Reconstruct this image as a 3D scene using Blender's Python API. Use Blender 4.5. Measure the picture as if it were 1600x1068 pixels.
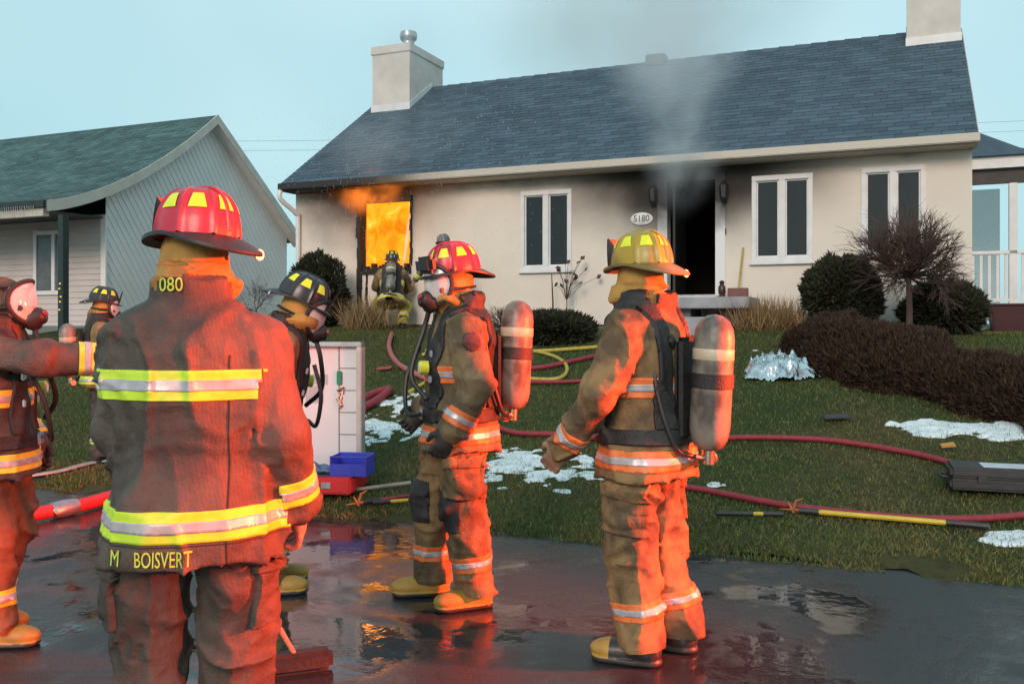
import bpy, bmesh, math, random
import numpy as np
from mathutils import Vector, Matrix, Euler
from mathutils.bvhtree import BVHTree
random.seed(7); RNG = np.random.default_rng(7)
for o in list(bpy.data.objects): bpy.data.objects.remove(o)
sc = bpy.context.scene
COL = sc.collection
R = math.radians

# ------------------------------------------------------------------ camera
FPX, YH, CAMZ = 1426.0, 505.0, 1.52          # focal length / horizon row of a 1600 px wide picture
cam_d = bpy.data.cameras.new('camera'); cam = bpy.data.objects.new('camera', cam_d); COL.objects.link(cam)
cam_d.sensor_width = 36; cam_d.lens = FPX / 1600 * 36; cam_d.shift_y = -(534 - YH) / 1600
cam_d.clip_start = .05; cam_d.clip_end = 2000
cam.location = (0, 0, CAMZ); cam.rotation_euler = (R(90), 0, 0)
sc.camera = cam

# ------------------------------------------------------------------ sky, sun, exposure
SUN_EL, SUN_AZ = R(24), R(196)                # azimuth measured from +Y towards +X
w = bpy.data.worlds.new('World'); sc.world = w; w.use_nodes = True
nt = w.node_tree; nt.nodes.clear()
o_ = nt.nodes.new('ShaderNodeOutputWorld'); bg = nt.nodes.new('ShaderNodeBackground')
sky = nt.nodes.new('ShaderNodeTexSky'); sky.sky_type = 'NISHITA'; sky.sun_disc = False
sky.sun_elevation = SUN_EL; sky.sun_rotation = SUN_AZ; sky.air_density = 1.2; sky.dust_density = 2.0; sky.ozone_density = 3.0
tc = nt.nodes.new('ShaderNodeTexCoord'); nz = nt.nodes.new('ShaderNodeTexNoise')
nz.inputs['Scale'].default_value = 1.6; nz.inputs['Detail'].default_value = 3; nz.inputs['Roughness'].default_value = .45
nt.links.new(tc.outputs['Generated'], nz.inputs['Vector'])
cr = nt.nodes.new('ShaderNodeValToRGB')       # the overcast deck: pale cyan, faintly mottled
cr.color_ramp.elements[0].position = .36; cr.color_ramp.elements[0].color = (4.1, 7.3, 8.1, 1)
cr.color_ramp.elements[1].position = .66; cr.color_ramp.elements[1].color = (6.2, 8.8, 9.2, 1)
nt.links.new(nz.outputs['Fac'], cr.inputs['Fac'])
mx = nt.nodes.new('ShaderNodeMix'); mx.data_type = 'RGBA'; mx.inputs['Factor'].default_value = .82
nt.links.new(sky.outputs['Color'], mx.inputs['A']); nt.links.new(cr.outputs['Color'], mx.inputs['B'])
nt.links.new(mx.outputs['Result'], bg.inputs['Color']); bg.inputs['Strength'].default_value = .106
nt.links.new(bg.outputs['Background'], o_.inputs['Surface'])

sd = bpy.data.lights.new('sun', 'SUN'); sd.energy = 1.9; sd.angle = R(20); sd.color = (1.0, .77, .65)
so = bpy.data.objects.new('sun', sd); COL.objects.link(so)
so.rotation_euler = (R(90) - SUN_EL, 0, -SUN_AZ + math.pi)
so.location = (0, -20, 30)
# the red warning lights of the fire engine parked on the road, right of and behind the photographer: two beams of its light bar
for lname, lloc, aim, pw, cone_ in (('warning_light_front', (5.3, 3.5, 1.9), (-1.0, 4.6, 1.75), 11000, 50), ('warning_light_rear', (4.6, .2, 2.2), (-1.5, 3.2, 1.9), 2900, 34)):
    ld = bpy.data.lights.new(lname, 'SPOT'); ld.energy = pw; ld.color = (1.0, .068, .014); ld.shadow_soft_size = .15; ld.spot_size = R(cone_); ld.spot_blend = .5
    lo = bpy.data.objects.new(lname, ld); COL.objects.link(lo); lo.location = lloc; lo.rotation_euler = (Vector(aim) - Vector(lloc)).to_track_quat('-Z', 'Y').to_euler()

sc.view_settings.view_transform = 'Standard'; sc.view_settings.look = 'None'
sc.view_settings.exposure = 0; sc.view_settings.gamma = 1; sc.view_settings.use_curve_mapping = False
sc.render.engine = 'CYCLES'; sc.cycles.volume_bounces = 3

# ------------------------------------------------------------------ helpers
class NT:
    def __init__(s, m):
        m.use_nodes = True; s.t = m.node_tree; s.n = s.t.nodes; s.bsdf = s.n['Principled BSDF']; s.out = s.n['Material Output']
    def new(s, typ, **kw):
        n = s.n.new(typ)
        for k, v in kw.items(): setattr(n, k, v)
        return n
    def link(s, a, b): s.t.links.new(a, b)
    def math(s, op, a, b=None, clamp=False):
        n = s.n.new('ShaderNodeMath'); n.operation = op; n.use_clamp = clamp
        for i, v in enumerate((a, b)):
            if v is None: continue
            if isinstance(v, (int, float)): n.inputs[i].default_value = v
            else: s.link(v, n.inputs[i])
        return n.outputs[0]
    def noise(s, scale, detail=3, vec=None, rough=.5, dist=0):
        n = s.n.new('ShaderNodeTexNoise'); n.inputs['Scale'].default_value = scale; n.inputs['Detail'].default_value = detail
        n.inputs['Roughness'].default_value = rough; n.inputs['Distortion'].default_value = dist
        s.link(vec if vec is not None else s.obj(), n.inputs['Vector']); return n.outputs['Fac']
    def obj(s):
        if not hasattr(s, '_o'): s._o = s.new('ShaderNodeTexCoord').outputs['Object']
        return s._o
    def ramp(s, fac, stops):
        n = s.n.new('ShaderNodeValToRGB'); e = n.color_ramp.elements
        while len(e) < len(stops): e.new(.5)
        for i, (p, c) in enumerate(stops):
            e[i].position = p; e[i].color = tuple(c) + (1,) if len(c) == 3 else c
        s.link(fac, n.inputs['Fac']); return n.outputs['Color']
    def mix(s, fac, a, b, blend='MIX'):
        n = s.n.new('ShaderNodeMix'); n.data_type = 'RGBA'; n.blend_type = blend
        for k, v in (('Factor', fac), ('A', a), ('B', b)):
            if isinstance(v, (int, float)): n.inputs[k].default_value = v
            elif isinstance(v, tuple): n.inputs[k].default_value = v + (1,) if len(v) == 3 else v
            else: s.link(v, n.inputs[k])
        return n.outputs['Result']
    def bump(s, h, strength=.3, dist=.02):
        n = s.n.new('ShaderNodeBump'); n.inputs['Strength'].default_value = strength; n.inputs['Distance'].default_value = dist
        s.link(h, n.inputs['Height']); s.link(n.outputs['Normal'], s.bsdf.inputs['Normal'])

def mat(name, col, rough=.6, col2=None, nscale=6, bump=0, bscale=40, metal=0, spec=.5, rand=0, island=0, coat=0, emit=None, estr=1, lo=.35, hi=.7, detail=4):
    m = bpy.data.materials.new(name); t = NT(m); b = t.bsdf
    c2 = col2 if col2 else tuple(v * .72 for v in col)
    c = t.mix(t.ramp(t.noise(nscale, detail), [(lo, (0, 0, 0)), (hi, (1, 1, 1))]), tuple(col), tuple(c2))
    if rand or island:
        src = t.new('ShaderNodeNewGeometry').outputs['Random Per Island'] if island else t.new('ShaderNodeObjectInfo').outputs['Random']
        k = rand or island
        f = t.math('MULTIPLY_ADD', src, 2 * k); t.n[-1] if False else None
        f = t.math('ADD', t.math('MULTIPLY', src, 2 * k), 1 - k)
        g = t.new('ShaderNodeCombineColor'); [t.link(f, g.inputs[i]) for i in range(3)]
        c = t.mix(1.0, c, g.outputs[0], 'MULTIPLY')
    t.link(c, b.inputs['Base Color'])
    b.inputs['Roughness'].default_value = rough; b.inputs['Metallic'].default_value = metal
    b.inputs['Specular IOR Level'].default_value = spec; b.inputs['Coat Weight'].default_value = coat
    if bump: t.bump(t.noise(bscale, 4), bump, .01)
    if emit: b.inputs['Emission Color'].default_value = tuple(emit) + (1,); b.inputs['Emission Strength'].default_value = estr
    return m

def fast(name, V, F, m=None, parent=None, smooth=False):
    V = np.asarray(V, np.float32).reshape(-1, 3); F = np.asarray(F, np.int32); k = F.shape[1]
    me = bpy.data.meshes.new(name); me.vertices.add(len(V)); me.vertices.foreach_set('co', V.ravel())
    me.loops.add(F.size); me.loops.foreach_set('vertex_index', F.ravel())
    me.polygons.add(len(F)); me.polygons.foreach_set('loop_start', np.arange(0, F.size, k, dtype=np.int32))
    me.update(calc_edges=True)
    if smooth: me.polygons.foreach_set('use_smooth', np.ones(len(F), bool))
    return link(name, me, m, parent)
def link(name, me, m=None, parent=None):
    o = bpy.data.objects.new(name, me); COL.objects.link(o)
    if m is not None and not me.materials: me.materials.append(m)
    if parent is not None: o.parent = parent
    return o
def tag(o, label=None, cat=None, group=None, kind=None):
    if label: o['label'] = label
    if cat: o['category'] = cat
    if group: o['group'] = group
    if kind: o['kind'] = kind
    return o
def empty(name, loc=(0, 0, 0), rz=0, label=None, cat=None, group=None, scale=1):
    o = bpy.data.objects.new(name, None); COL.objects.link(o); o.location = loc; o.rotation_euler = (0, 0, rz)
    o.scale = (scale,) * 3; o.empty_display_size = .1
    return tag(o, label, cat, group)

class MB:
    def __init__(s): s.v = []; s.f = []
    def add(s, vs, fs):
        n = len(s.v); s.v += [tuple(p) for p in vs]; s.f += [tuple(i + n for i in q) for q in fs]; return s
    def box(s, a, b, M=None):
        vs = [Vector((x, y, z)) for x in (a[0], b[0]) for y in (a[1], b[1]) for z in (a[2], b[2])]
        if M: vs = [M @ p for p in vs]
        return s.add(vs, [(0, 1, 3, 2), (4, 6, 7, 5), (0, 4, 5, 1), (2, 3, 7, 6), (0, 2, 6, 4), (1, 5, 7, 3)])
    def tube(s, pts, r, n=8, cap=True):
        pts = [Vector(p) for p in pts]; rs = r if isinstance(r, (list, tuple)) else [r] * len(pts)
        vs = []; up = None
        for i, p in enumerate(pts):
            d = (pts[min(i + 1, len(pts) - 1)] - pts[max(i - 1, 0)])
            d = d.normalized() if d.length > 1e-9 else Vector((0, 0, 1))
            if up is None: up = Vector((0, 0, 1)) if abs(d.z) < .9 else Vector((0, 1, 0))
            sx = d.cross(up).normalized(); up = sx.cross(d).normalized()
            for k in range(n):
                a = 2 * math.pi * k / n; vs.append(p + (sx * math.cos(a) + up * math.sin(a)) * rs[i])
        fs = [(i * n + k, i * n + (k + 1) % n, (i + 1) * n + (k + 1) % n, (i + 1) * n + k) for i in range(len(pts) - 1) for k in range(n)]
        if cap: fs += [tuple(range(n))[::-1], tuple(range((len(pts) - 1) * n, len(pts) * n))]
        return s.add(vs, fs)
    def lathe(s, prof, n=24, M=None):
        vs = []; 
        for r_, z in prof:
            for k in range(n):
                a = 2 * math.pi * k / n; p = Vector((r_ * math.cos(a), r_ * math.sin(a), z)); vs.append(M @ p if M else p)
        m = len(prof)
        fs = [(i * n + k, i * n + (k + 1) % n, (i + 1) * n + (k + 1) % n, (i + 1) * n + k) for i in range(m - 1) for k in range(n)]
        fs += [tuple(range(n))[::-1], tuple(range((m - 1) * n, m * n))]
        return s.add(vs, fs)
    def prism(s, poly, axis_vec):                    # polygon (3d points) extruded
        n = len(poly); a = [Vector(p) for p in poly]; d = Vector(axis_vec)
        return s.add(a + [p + d for p in a], [tuple(range(n))[::-1], tuple(range(n, 2 * n))] + [(i, (i + 1) % n, n + (i + 1) % n, n + i) for i in range(n)])
    def build(s, name, m, parent=None, smooth=False, bevel=0):
        me = bpy.data.meshes.new(name); me.from_pydata(s.v, [], s.f)
        bm = bmesh.new(); bm.from_mesh(me); bmesh.ops.recalc_face_normals(bm, faces=bm.faces)
        if bevel: bmesh.ops.bevel(bm, geom=bm.edges[:], offset=bevel, segments=2, affect='EDGES', clamp_overlap=True)
        bm.to_mesh(me); bm.free()
        if smooth:
            me.polygons.foreach_set('use_smooth', [True] * len(me.polygons))
            try: me.set_sharp_from_angle(angle=R(40))
            except Exception: pass
        return link(name, me, m, parent)

def spline(pts, n=8):
    P = [Vector(p) for p in pts]; P = [2 * P[0] - P[1]] + P + [2 * P[-1] - P[-2]]; out = []
    for i in range(1, len(P) - 2):
        for k in range(n):
            t = k / n; a, b, c, d = P[i - 1], P[i], P[i + 1], P[i + 2]
            out.append(.5 * ((2 * b) + (c - a) * t + (2 * a - 5 * b + 4 * c - d) * t * t + (3 * b - a - 3 * c + d) * t ** 3))
    out.append(P[-2]); return out

_perm = np.random.default_rng(3).random(4096)
def vnoise(p):
    p = np.asarray(p, float); i = np.floor(p).astype(np.int64); f = p - i; f = f * f * (3 - 2 * f); r = 0
    for dx in (0, 1):
        for dy in (0, 1):
            for dz in (0, 1):
                h = ((i[..., 0] + dx) * 73856093 ^ (i[..., 1] + dy) * 19349663 ^ (i[..., 2] + dz) * 83492791) & 4095
                r = r + _perm[h] * (f[..., 0] if dx else 1 - f[..., 0]) * (f[..., 1] if dy else 1 - f[..., 1]) * (f[..., 2] if dz else 1 - f[..., 2])
    return r

def text_mesh(txt, size):
    cu = bpy.data.curves.new('t', 'FONT'); cu.body = txt; cu.size = size; cu.align_x = 'CENTER'; cu.align_y = 'CENTER'; cu.resolution_u = 3; cu.offset = 0
    o = bpy.data.objects.new('t', cu); COL.objects.link(o); bpy.context.view_layer.update()
    me = bpy.data.meshes.new_from_object(o.evaluated_get(bpy.context.evaluated_depsgraph_get()))
    bpy.data.objects.remove(o); bpy.data.curves.remove(cu); return me

# ------------------------------------------------------------------ the lie of the land
AZ = R(23.1); SA, CA = math.sin(AZ), math.cos(AZ)
def wdist(x, y): return (x - .7) * SA + (y - 6.4) * CA       # metres back from the road edge
def lawn_z(x, y):
    t = np.clip(wdist(x, y) / 8.0, 0, 1.15)
    s = np.where(t < 1, t - .06 * np.sin(2 * np.pi * t), 1.0)
    bump = .035 * (np.sin(x * 1.3 + 2) * np.sin(y * 1.1) + np.sin(x * .63 - y * .5))
    return 1.38 * s + bump * np.clip(wdist(x, y) / 1.5, 0, 1) * np.clip((9.5 - wdist(x, y)) / 2, 0, 1)
def ray(px, py, Y): return ((px - 800) / FPX * Y, Y, CAMZ - (py - YH) / FPX * Y)
def G(px, py):                                                # where a line of sight meets the lawn / road
    lo_, hi_ = 1.5, 30.
    Ys = np.linspace(lo_, hi_, 3000); X = (px - 800) / FPX * Ys; Z = CAMZ - (py - YH) / FPX * Ys
    g = np.where(wdist(X, Ys) > 0, lawn_z(X, Ys), 0.)
    k = np.argmax(Z <= g); return (float(X[k]), float(Ys[k]), float(g[k]))

HR = ((1519 - 800) / FPX * 13.2, 13.2)                        # right front corner of the burning house
def H2W(u, v, z): return (HR[0] + u * CA + v * SA, HR[1] - u * SA + v * CA, z)
def F(px, py, v=0.):                                          # pixel -> (u, z) on a plane parallel to the facade
    kx = (px - 800) / FPX
    # HR + u*(CA,-SA) + v*(SA,CA): X = kx*Y
    u = (kx * (HR[1] + v * CA) - HR[0] - v * SA) / (CA + kx * SA)
    Y = HR[1] - u * SA + v * CA
    return u, CAMZ - (py - YH) / FPX * Y

# ------------------------------------------------------------------ ground, road
m_asph = bpy.data.materials.new('wet_asphalt'); t = NT(m_asph)
n1 = t.noise(.8, 5, rough=.6, dist=.8); n2 = t.noise(4.5, 5); n3 = t.noise(110, 3); n4 = t.noise(9, 4)
t.link(t.mix(t.ramp(n3, [(.35, (0, 0, 0)), (.7, (1, 1, 1))]), t.mix(n2, (.011, .012, .015), (.022, .023, .026)), (.046, .048, .052)), t.bsdf.inputs['Base Color'])
pud = t.ramp(t.math('ADD', t.math('MULTIPLY', n1, .78), t.math('MULTIPLY', n2, .22)), [(.44, (0, 0, 0)), (.56, (1, 1, 1))])          # 0 = standing water
t.link(t.ramp(pud, [(0, (.045, .045, .045)), (.35, (.20, .20, .20)), (1, (.42, .42, .42))]), t.bsdf.inputs['Roughness']); t.bsdf.inputs['Specular IOR Level'].default_value = .5
t.bump(t.math('ADD', t.math('MULTIPLY', t.math('MULTIPLY', n3, pud), .9), t.math('MULTIPLY', n4, .35)), .4, .012)
rd = MB().add([(-150, -60, 0), (150, -60, 0), (150, 60, 0), (-150, 60, 0)], [(0, 1, 2, 3)])
# the road runs parallel to the houses
rd = MB().add([(-150, -90, 0), (150, -90, 0), (150, 1.2, 0), (-150, 1.2, 0)], [(0, 1, 2, 3)])
road = rd.build('road', m_asph); road.location = (.7, 6.4, 0); road.rotation_euler = (0, 0, -AZ); tag(road, kind='structure')

m_soil = bpy.data.materials.new('lawn_soil'); t = NT(m_soil)
n1 = t.noise(.9, 5); n2 = t.noise(14, 5)
c = t.mix(t.ramp(n1, [(.4, (0, 0, 0)), (.68, (1, 1, 1))]), (.035, .05, .016), (.085, .065, .028))
c = t.mix(t.ramp(n2, [(.45, (0, 0, 0)), (.75, (1, 1, 1))]), c, (.03, .03, .014))
t.link(c, t.bsdf.inputs['Base Color']); t.bsdf.inputs['Roughness'].default_value = .9; t.bsdf.inputs['Specular IOR Level'].default_value = .15
t.bump(t.noise(60, 4), .6, .03)
# local (along road a, back from edge b)
aa = np.concatenate([np.linspace(-150, -14, 12), np.linspace(-13.5, 13.5, 136), np.linspace(14, 150, 12)])
bb = np.concatenate([[-.12, -.04, .03, .12, .25], np.linspace(.4, 9.6, 60), [11, 14, 20, 40, 90, 200]])
A, B = np.meshgrid(aa, bb, indexing='ij')
edge = np.where(B < .3, (vnoise(np.stack([A * 2.3, A * 0, A * 0], -1)) - .5) * .22 + (vnoise(np.stack([A * 9, A * 0 + 5, A * 0], -1)) - .5) * .14, 0) * np.clip((.3 - B) / .3, 0, 1)
Bq = B + edge
X = .7 + A * CA + Bq * SA; Y = 6.4 - A * SA + Bq * CA
Z = lawn_z(X, Y) + np.clip(Bq + .12, 0, .12) * .35 - .012 * (B < -.1)
Z = np.where(B > 10, 1.38, Z)
ni, nj = A.shape
idx = np.arange(ni * nj).reshape(ni, nj)
Fq = np.stack([idx[:-1, :-1], idx[1:, :-1], idx[1:, 1:], idx[:-1, 1:]], -1).reshape(-1, 4)
tag(fast('lawn', np.stack([X, Y, Z], -1), Fq, m_soil, smooth=True), kind='structure')
def lawn_top(x, y): return float(lawn_z(x, y)) + float(np.clip(wdist(x, y) + .12, 0, .12)) * .35
def GL(px, py, dz=0):
    p = G(px, py); return Vector((p[0], p[1], (lawn_top(p[0], p[1]) if wdist(p[0], p[1]) > -.1 else 0) + dz))

# grass blades
m_grass = bpy.data.materials.new('grass_blade'); t = NT(m_grass)
rnd = t.new('ShaderNodeNewGeometry').outputs['Random Per Island']
c = t.ramp(rnd, [(0, (.042, .082, .017)), (.5, (.082, .135, .030)), (.82, (.14, .165, .045)), (1, (.26, .20, .078))])
patch = t.ramp(t.noise(.8, 4), [(.45, (0, 0, 0)), (.72, (1, 1, 1))])
c = t.mix(patch, c, t.mix(rnd, (.12, .11, .04), (.25, .17, .07)))
t.link(c, t.bsdf.inputs['Base Color']); t.bsdf.inputs['Roughness'].default_value = .7; t.bsdf.inputs['Specular IOR Level'].default_value = .25
NB = 340000
a_ = RNG.uniform(-13, 8.5, NB); b_ = RNG.random(NB) ** 1.35 * 8.7 - .16
x_ = .7 + a_ * CA + b_ * SA; y_ = 6.4 - a_ * SA + b_ * CA
keep = (np.abs(x_ / y_) < .62); x_, y_, b_ = x_[keep], y_[keep], b_[keep]
thin = vnoise(np.stack([x_ * 1.6, y_ * 1.6, x_ * 0], -1)) + np.clip(b_ * 3, 0, 1) * .6 > .30; x_, y_, b_ = x_[thin], y_[thin], b_[thin]
n = len(x_); z_ = lawn_z(x_, y_) + np.clip(b_ + .12, 0, .12) * .35 - .004
hgt = RNG.uniform(.013, .036, n) * (1 + .5 * vnoise(np.stack([x_ * 2, y_ * 2, x_ * 0 + 9], -1))); wd = RNG.uniform(.002, .0042, n); th = RNG.uniform(0, 6.283, n)
lx, ly = RNG.normal(0, .6, n) * hgt, RNG.normal(0, .6, n) * hgt
P = np.stack([x_, y_, z_], -1); S = np.stack([np.cos(th) * wd, np.sin(th) * wd, 0 * th], -1); T = np.stack([lx, ly, hgt], -1)
V = np.stack([P - S, P + S, P + T * .55 + S * .7, P + T * .55 - S * .7, P + T], 1).reshape(-1, 3)
base = np.arange(n)[:, None] * 5
q4 = np.concatenate([base + 0, base + 1, base + 2, base + 3], 1)
# quads then tip as degenerate-free quads: build as triangles
tri = np.concatenate([q4[:, [0, 1, 2]], q4[:, [0, 2, 3]], np.concatenate([base + 3, base + 2, base + 4], 1)], 0)
tag(fast('grass', V, tri, m_grass), 'short wet winter grass over the sloping lawn', 'grass', kind='stuff')

# snow left on the lawn
m_snow = mat('old_snow', (.78, .82, .84), .6, (.55, .60, .62), 9, bump=.35, bscale=40)
def snow(cx, cy, rx, ry, seed, label, thick=.05):
    """irregular crust, outline from noise; centre given on the lawn (world), radii along the road and up the slope"""
    n = 80; q = np.linspace(-1.35, 1.35, n); A, B = np.meshgrid(q, q, indexing='ij')
    x = cx + A * rx * CA + B * ry * SA; y = cy - A * rx * SA + B * ry * CA
    f = 1 - (A ** 2 + B ** 2) + 2.0 * (vnoise(np.stack([x * 3.2 + seed, y * 3.2, A * 0 + seed], -1)) - .5) + 1.5 * (vnoise(np.stack([x * 9 + seed, y * 9, A * 0], -1)) - .5) + 1.0 * (vnoise(np.stack([x * 22, y * 22, A * 0 + seed], -1)) - .5)
    h = np.clip(f, -.25, .8); z = lawn_z(x, y) + .018 + np.where(h > 0, thick * np.sqrt(np.clip(h, 0, 1)) * (.8 + .4 * vnoise(np.stack([x * 9, y * 9, A * 0 + 2], -1))), h * .4)
    idx = np.arange(n * n).reshape(n, n)
    Fq = np.stack([idx[:-1, :-1], idx[1:, :-1], idx[1:, 1:], idx[:-1, 1:]], -1).reshape(-1, 4)
    fm = h.ravel()[Fq].max(1) > -.12
    tag(fast('snow_patch', np.stack([x, y, z], -1), Fq[fm], m_snow, smooth=True), label, 'snow', 'patches of old snow', kind='stuff')
def snow_px(px, py, rx, ry, seed, label, thick=.05):
    p = G(px, py); snow(p[0], p[1], rx, ry, seed, label, thick)
snow_px(628, 655, .62, .95, 1, 'large patch of old snow beside the white equipment board')
snow_px(845, 738, .62, .48, 4, 'patch of old snow between the two masked firefighters', .05)
snow_px(1552, 680, .75, .26, 9, 'strip of old snow below the dark juniper hedge', .05)
snow_px(1590, 850, .3, .16, 12, 'bit of old snow at the end of the yellow pole', .04)
for i, (px, py, s) in enumerate([(1108, 762, .13), (1140, 775, .08), (1200, 552, .09), (1290, 828, .07), (980, 560, .08), (700, 640, .1), (880, 775, .1), (790, 770, .07), (1180, 552, .07)]):
    snow_px(px, py, s, s * .7, 20 + i * 3, 'small scrap of leftover snow lying on the grass', .03)

# ------------------------------------------------------------------ the burning house
m_white = mat('white_trim', (.72, .72, .72), .45, (.62, .62, .62), 5)
m_stucco = bpy.data.materials.new('stucco'); t = NT(m_stucco); ob = t.obj()
def soot_blob(t, c, s, lo, hi, warp):
    mp = t.new('ShaderNodeVectorMath', operation='SUBTRACT'); t.link(warp, mp.inputs[0]); mp.inputs[1].default_value = c
    ms = t.new('ShaderNodeVectorMath', operation='MULTIPLY'); t.link(mp.outputs[0], ms.inputs[0]); ms.inputs[1].default_value = s
    ln = t.new('ShaderNodeVectorMath', operation='LENGTH'); t.link(ms.outputs[0], ln.inputs[0])
    mr = t.new('ShaderNodeMapRange'); mr.interpolation_type = 'SMOOTHSTEP'; t.link(ln.outputs['Value'], mr.inputs[0])
    mr.inputs[1].default_value = lo; mr.inputs[2].default_value = hi; mr.inputs[3].default_value = 1; mr.inputs[4].default_value = 0
    return mr.outputs[0]
nv = t.new('ShaderNodeTexNoise'); nv.inputs['Scale'].default_value = 1.1; nv.inputs['Detail'].default_value = 5; t.link(ob, nv.inputs['Vector'])
wv = t.new('ShaderNodeVectorMath', operation='MULTIPLY_ADD'); t.link(nv.outputs['Color'], wv.inputs[0]); wv.inputs[1].default_value = (.9, 0, .7); t.link(ob, wv.inputs[2])
wo = t.new('ShaderNodeVectorMath', operation='SUBTRACT'); t.link(wv.outputs[0], wo.inputs[0]); wo.inputs[1].default_value = (.45, 0, .35)
W_ = wo.outputs[0]
u_w, z_w = F(603, 320); u_d, z_d = F(1080, 290)
s1 = soot_blob(t, (u_w - .30, 0, z_w + .45), (.52, 0, .72), .35, 1.25, W_)
s2 = soot_blob(t, (u_d - .1, 0, z_d + .30), (.42, 0, .80), .4, 1.3, W_)
s3 = soot_blob(t, (u_w + 2, 0, 4.22), (.14, 0, 2.2), .1, 1.0, W_)
s4 = soot_blob(t, (u_d - 1.2, 0, 4.25), (.26, 0, 1.5), .2, 1.0, W_)
s5 = soot_blob(t, (u_d + 2.2, 0, 4.28), (.25, 0, 3.2), .2, 1.0, W_)
sm = s1
for q in (s2, t.math('MULTIPLY', s3, .75), t.math('MULTIPLY', s4, .85), t.math('MULTIPLY', s5, .6)): sm = t.math('MAXIMUM', sm, q)
basec = t.mix(t.noise(2.2, 5), (.77, .695, .61), (.67, .605, .53))
t.link(t.mix(t.math('MULTIPLY', sm, .96), basec, (.012, .011, .011)), t.bsdf.inputs['Base Color'])
t.bsdf.inputs['Roughness'].default_value = .85; t.bsdf.inputs['Specular IOR Level'].default_value = .2
t.bump(t.noise(75, 4), .35, .012)

m_char = mat('charred_wood', (.012, .011, .010), .8, (.03, .026, .022), 18, bump=.6, bscale=30)
m_glass = mat('dark_window_glass', (.012, .014, .018), .06, (.02, .022, .026), 2, spec=.6)
m_fascia = mat('fascia_metal', (.52, .47, .40), .45, (.40, .35, .30), 3)
m_fasc_s = bpy.data.materials.new('sooty_fascia'); t = NT(m_fasc_s); sx_ = t.new('ShaderNodeSeparateXYZ'); t.link(t.obj(), sx_.inputs[0])
t.link(t.mix(t.ramp(t.math('ADD', t.math('MULTIPLY', t.math('ADD', sx_.outputs['X'], 9.6), .4), t.math('MULTIPLY', t.noise(1.5, 5), .5)), [(.2, (1, 1, 1)), (.8, (0, 0, 0))]), (.52, .47, .40), (.018, .016, .015)), t.bsdf.inputs['Base Color']); t.bsdf.inputs['Roughness'].default_value = .55
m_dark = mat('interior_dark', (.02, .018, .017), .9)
m_found = mat('foundation_concrete', (.20, .20, .20), .9, (.13, .13, .13), 6, bump=.4)
m_shin = mat('slate_blue_shingle', (.062, .098, .132), .82, (.046, .074, .102), 3, bump=.6, bscale=90, island=.24)
m_shin1 = mat('slate_blue_shingle_tab', (.062, .098, .132), .82, (.046, .074, .102), 3, bump=.6, bscale=90, rand=.24)
m_steel = mat('galvanised_metal', (.45, .46, .48), .4, (.3, .31, .33), 8, metal=.8)
m_black = mat('black_rubber', (.014, .014, .015), .5, (.03, .03, .03), 8)
m_lantern = mat('black_lantern_metal', (.02, .02, .02), .4)

HWID = 11.83; ZB, ZE, ZRG, VR, OV = 1.50, 4.19, 6.84, 3.57, .40
house = empty('house', (HR[0], HR[1], 0), -AZ, 'cream stucco bungalow on fire with slate blue shingle roof and two chimneys', 'house')
holes = {}
def hole(name, x0, x1, y0, y1):
    xc = (x0 + x1) / 2
    holes[name] = (F(x0, y0)[0], F(x1, y0)[0], F(xc, y1)[1], F(xc, y0)[1])   # u0,u1,z0,z1
hole('fire', 563, 643, 313, 424); hole('win_a', 816, 892, 300, 420); hole('door', 1043, 1118, 283, 463); hole('win_b', 1177, 1268, 276, 406); hole('win_c', 1348, 1444, 263, 396)
ul = -HWID
us = sorted({ul, 0.} | {h[0] for h in holes.values()} | {h[1] for h in holes.values()})
zs = sorted({ZB, ZE - .02} | {h[2] for h in holes.values()} | {h[3] for h in holes.values()})
mb = MB(); TH = .22
for i in range(len(us) - 1):
    for j in range(len(zs) - 1):
        uc, zc = (us[i] + us[i + 1]) / 2, (zs[j] + zs[j + 1]) / 2
        if any(h[0] < uc < h[1] and h[2] < zc < h[3] for h in holes.values()): continue
        mb.add([(us[i], 0, zs[j]), (us[i + 1], 0, zs[j]), (us[i + 1], 0, zs[j + 1]), (us[i], 0, zs[j + 1])], [(0, 1, 2, 3)])
for (u0, u1, z0, z1) in holes.values():
    mb.add([(u0, 0, z0), (u1, 0, z0), (u1, 0, z1), (u0, 0, z1), (u0, TH, z0), (u1, TH, z0), (u1, TH, z1), (u0, TH, z1)], [(0, 4, 5, 1), (1, 5, 6, 2), (2, 6, 7, 3), (3, 7, 4, 0)])
def zroof(v): return ZE + (v + OV) * (ZRG - ZE) / (VR + OV)
VB = 2 * VR + OV - .4
for u in (ul, 0.):        # gable ends
    mb.add([(u, 0, ZB), (u, VB, ZB), (u, VB, zroof(0) - .03), (u, VR, ZRG - .06), (u, 0, zroof(0) - .03)], [(0, 1, 2, 3, 4)])
mb.add([(ul, VB, ZB), (0, VB, ZB), (0, VB, ZE), (ul, VB, ZE)], [(0, 1, 2, 3)])
me = bpy.data.meshes.new('wall'); me.from_pydata(mb.v, [], mb.f); wall = link('wall', me, m_stucco, house)
MB().box((ul - .0, .06, .8), (0, VB - .05, ZB)).build('foundation', m_found, house)
MB().box((ul + .02, TH + .02, ZB - .02), (-.02, VB - .03, ZB + .02)).build('interior_floor', m_dark, house)
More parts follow.
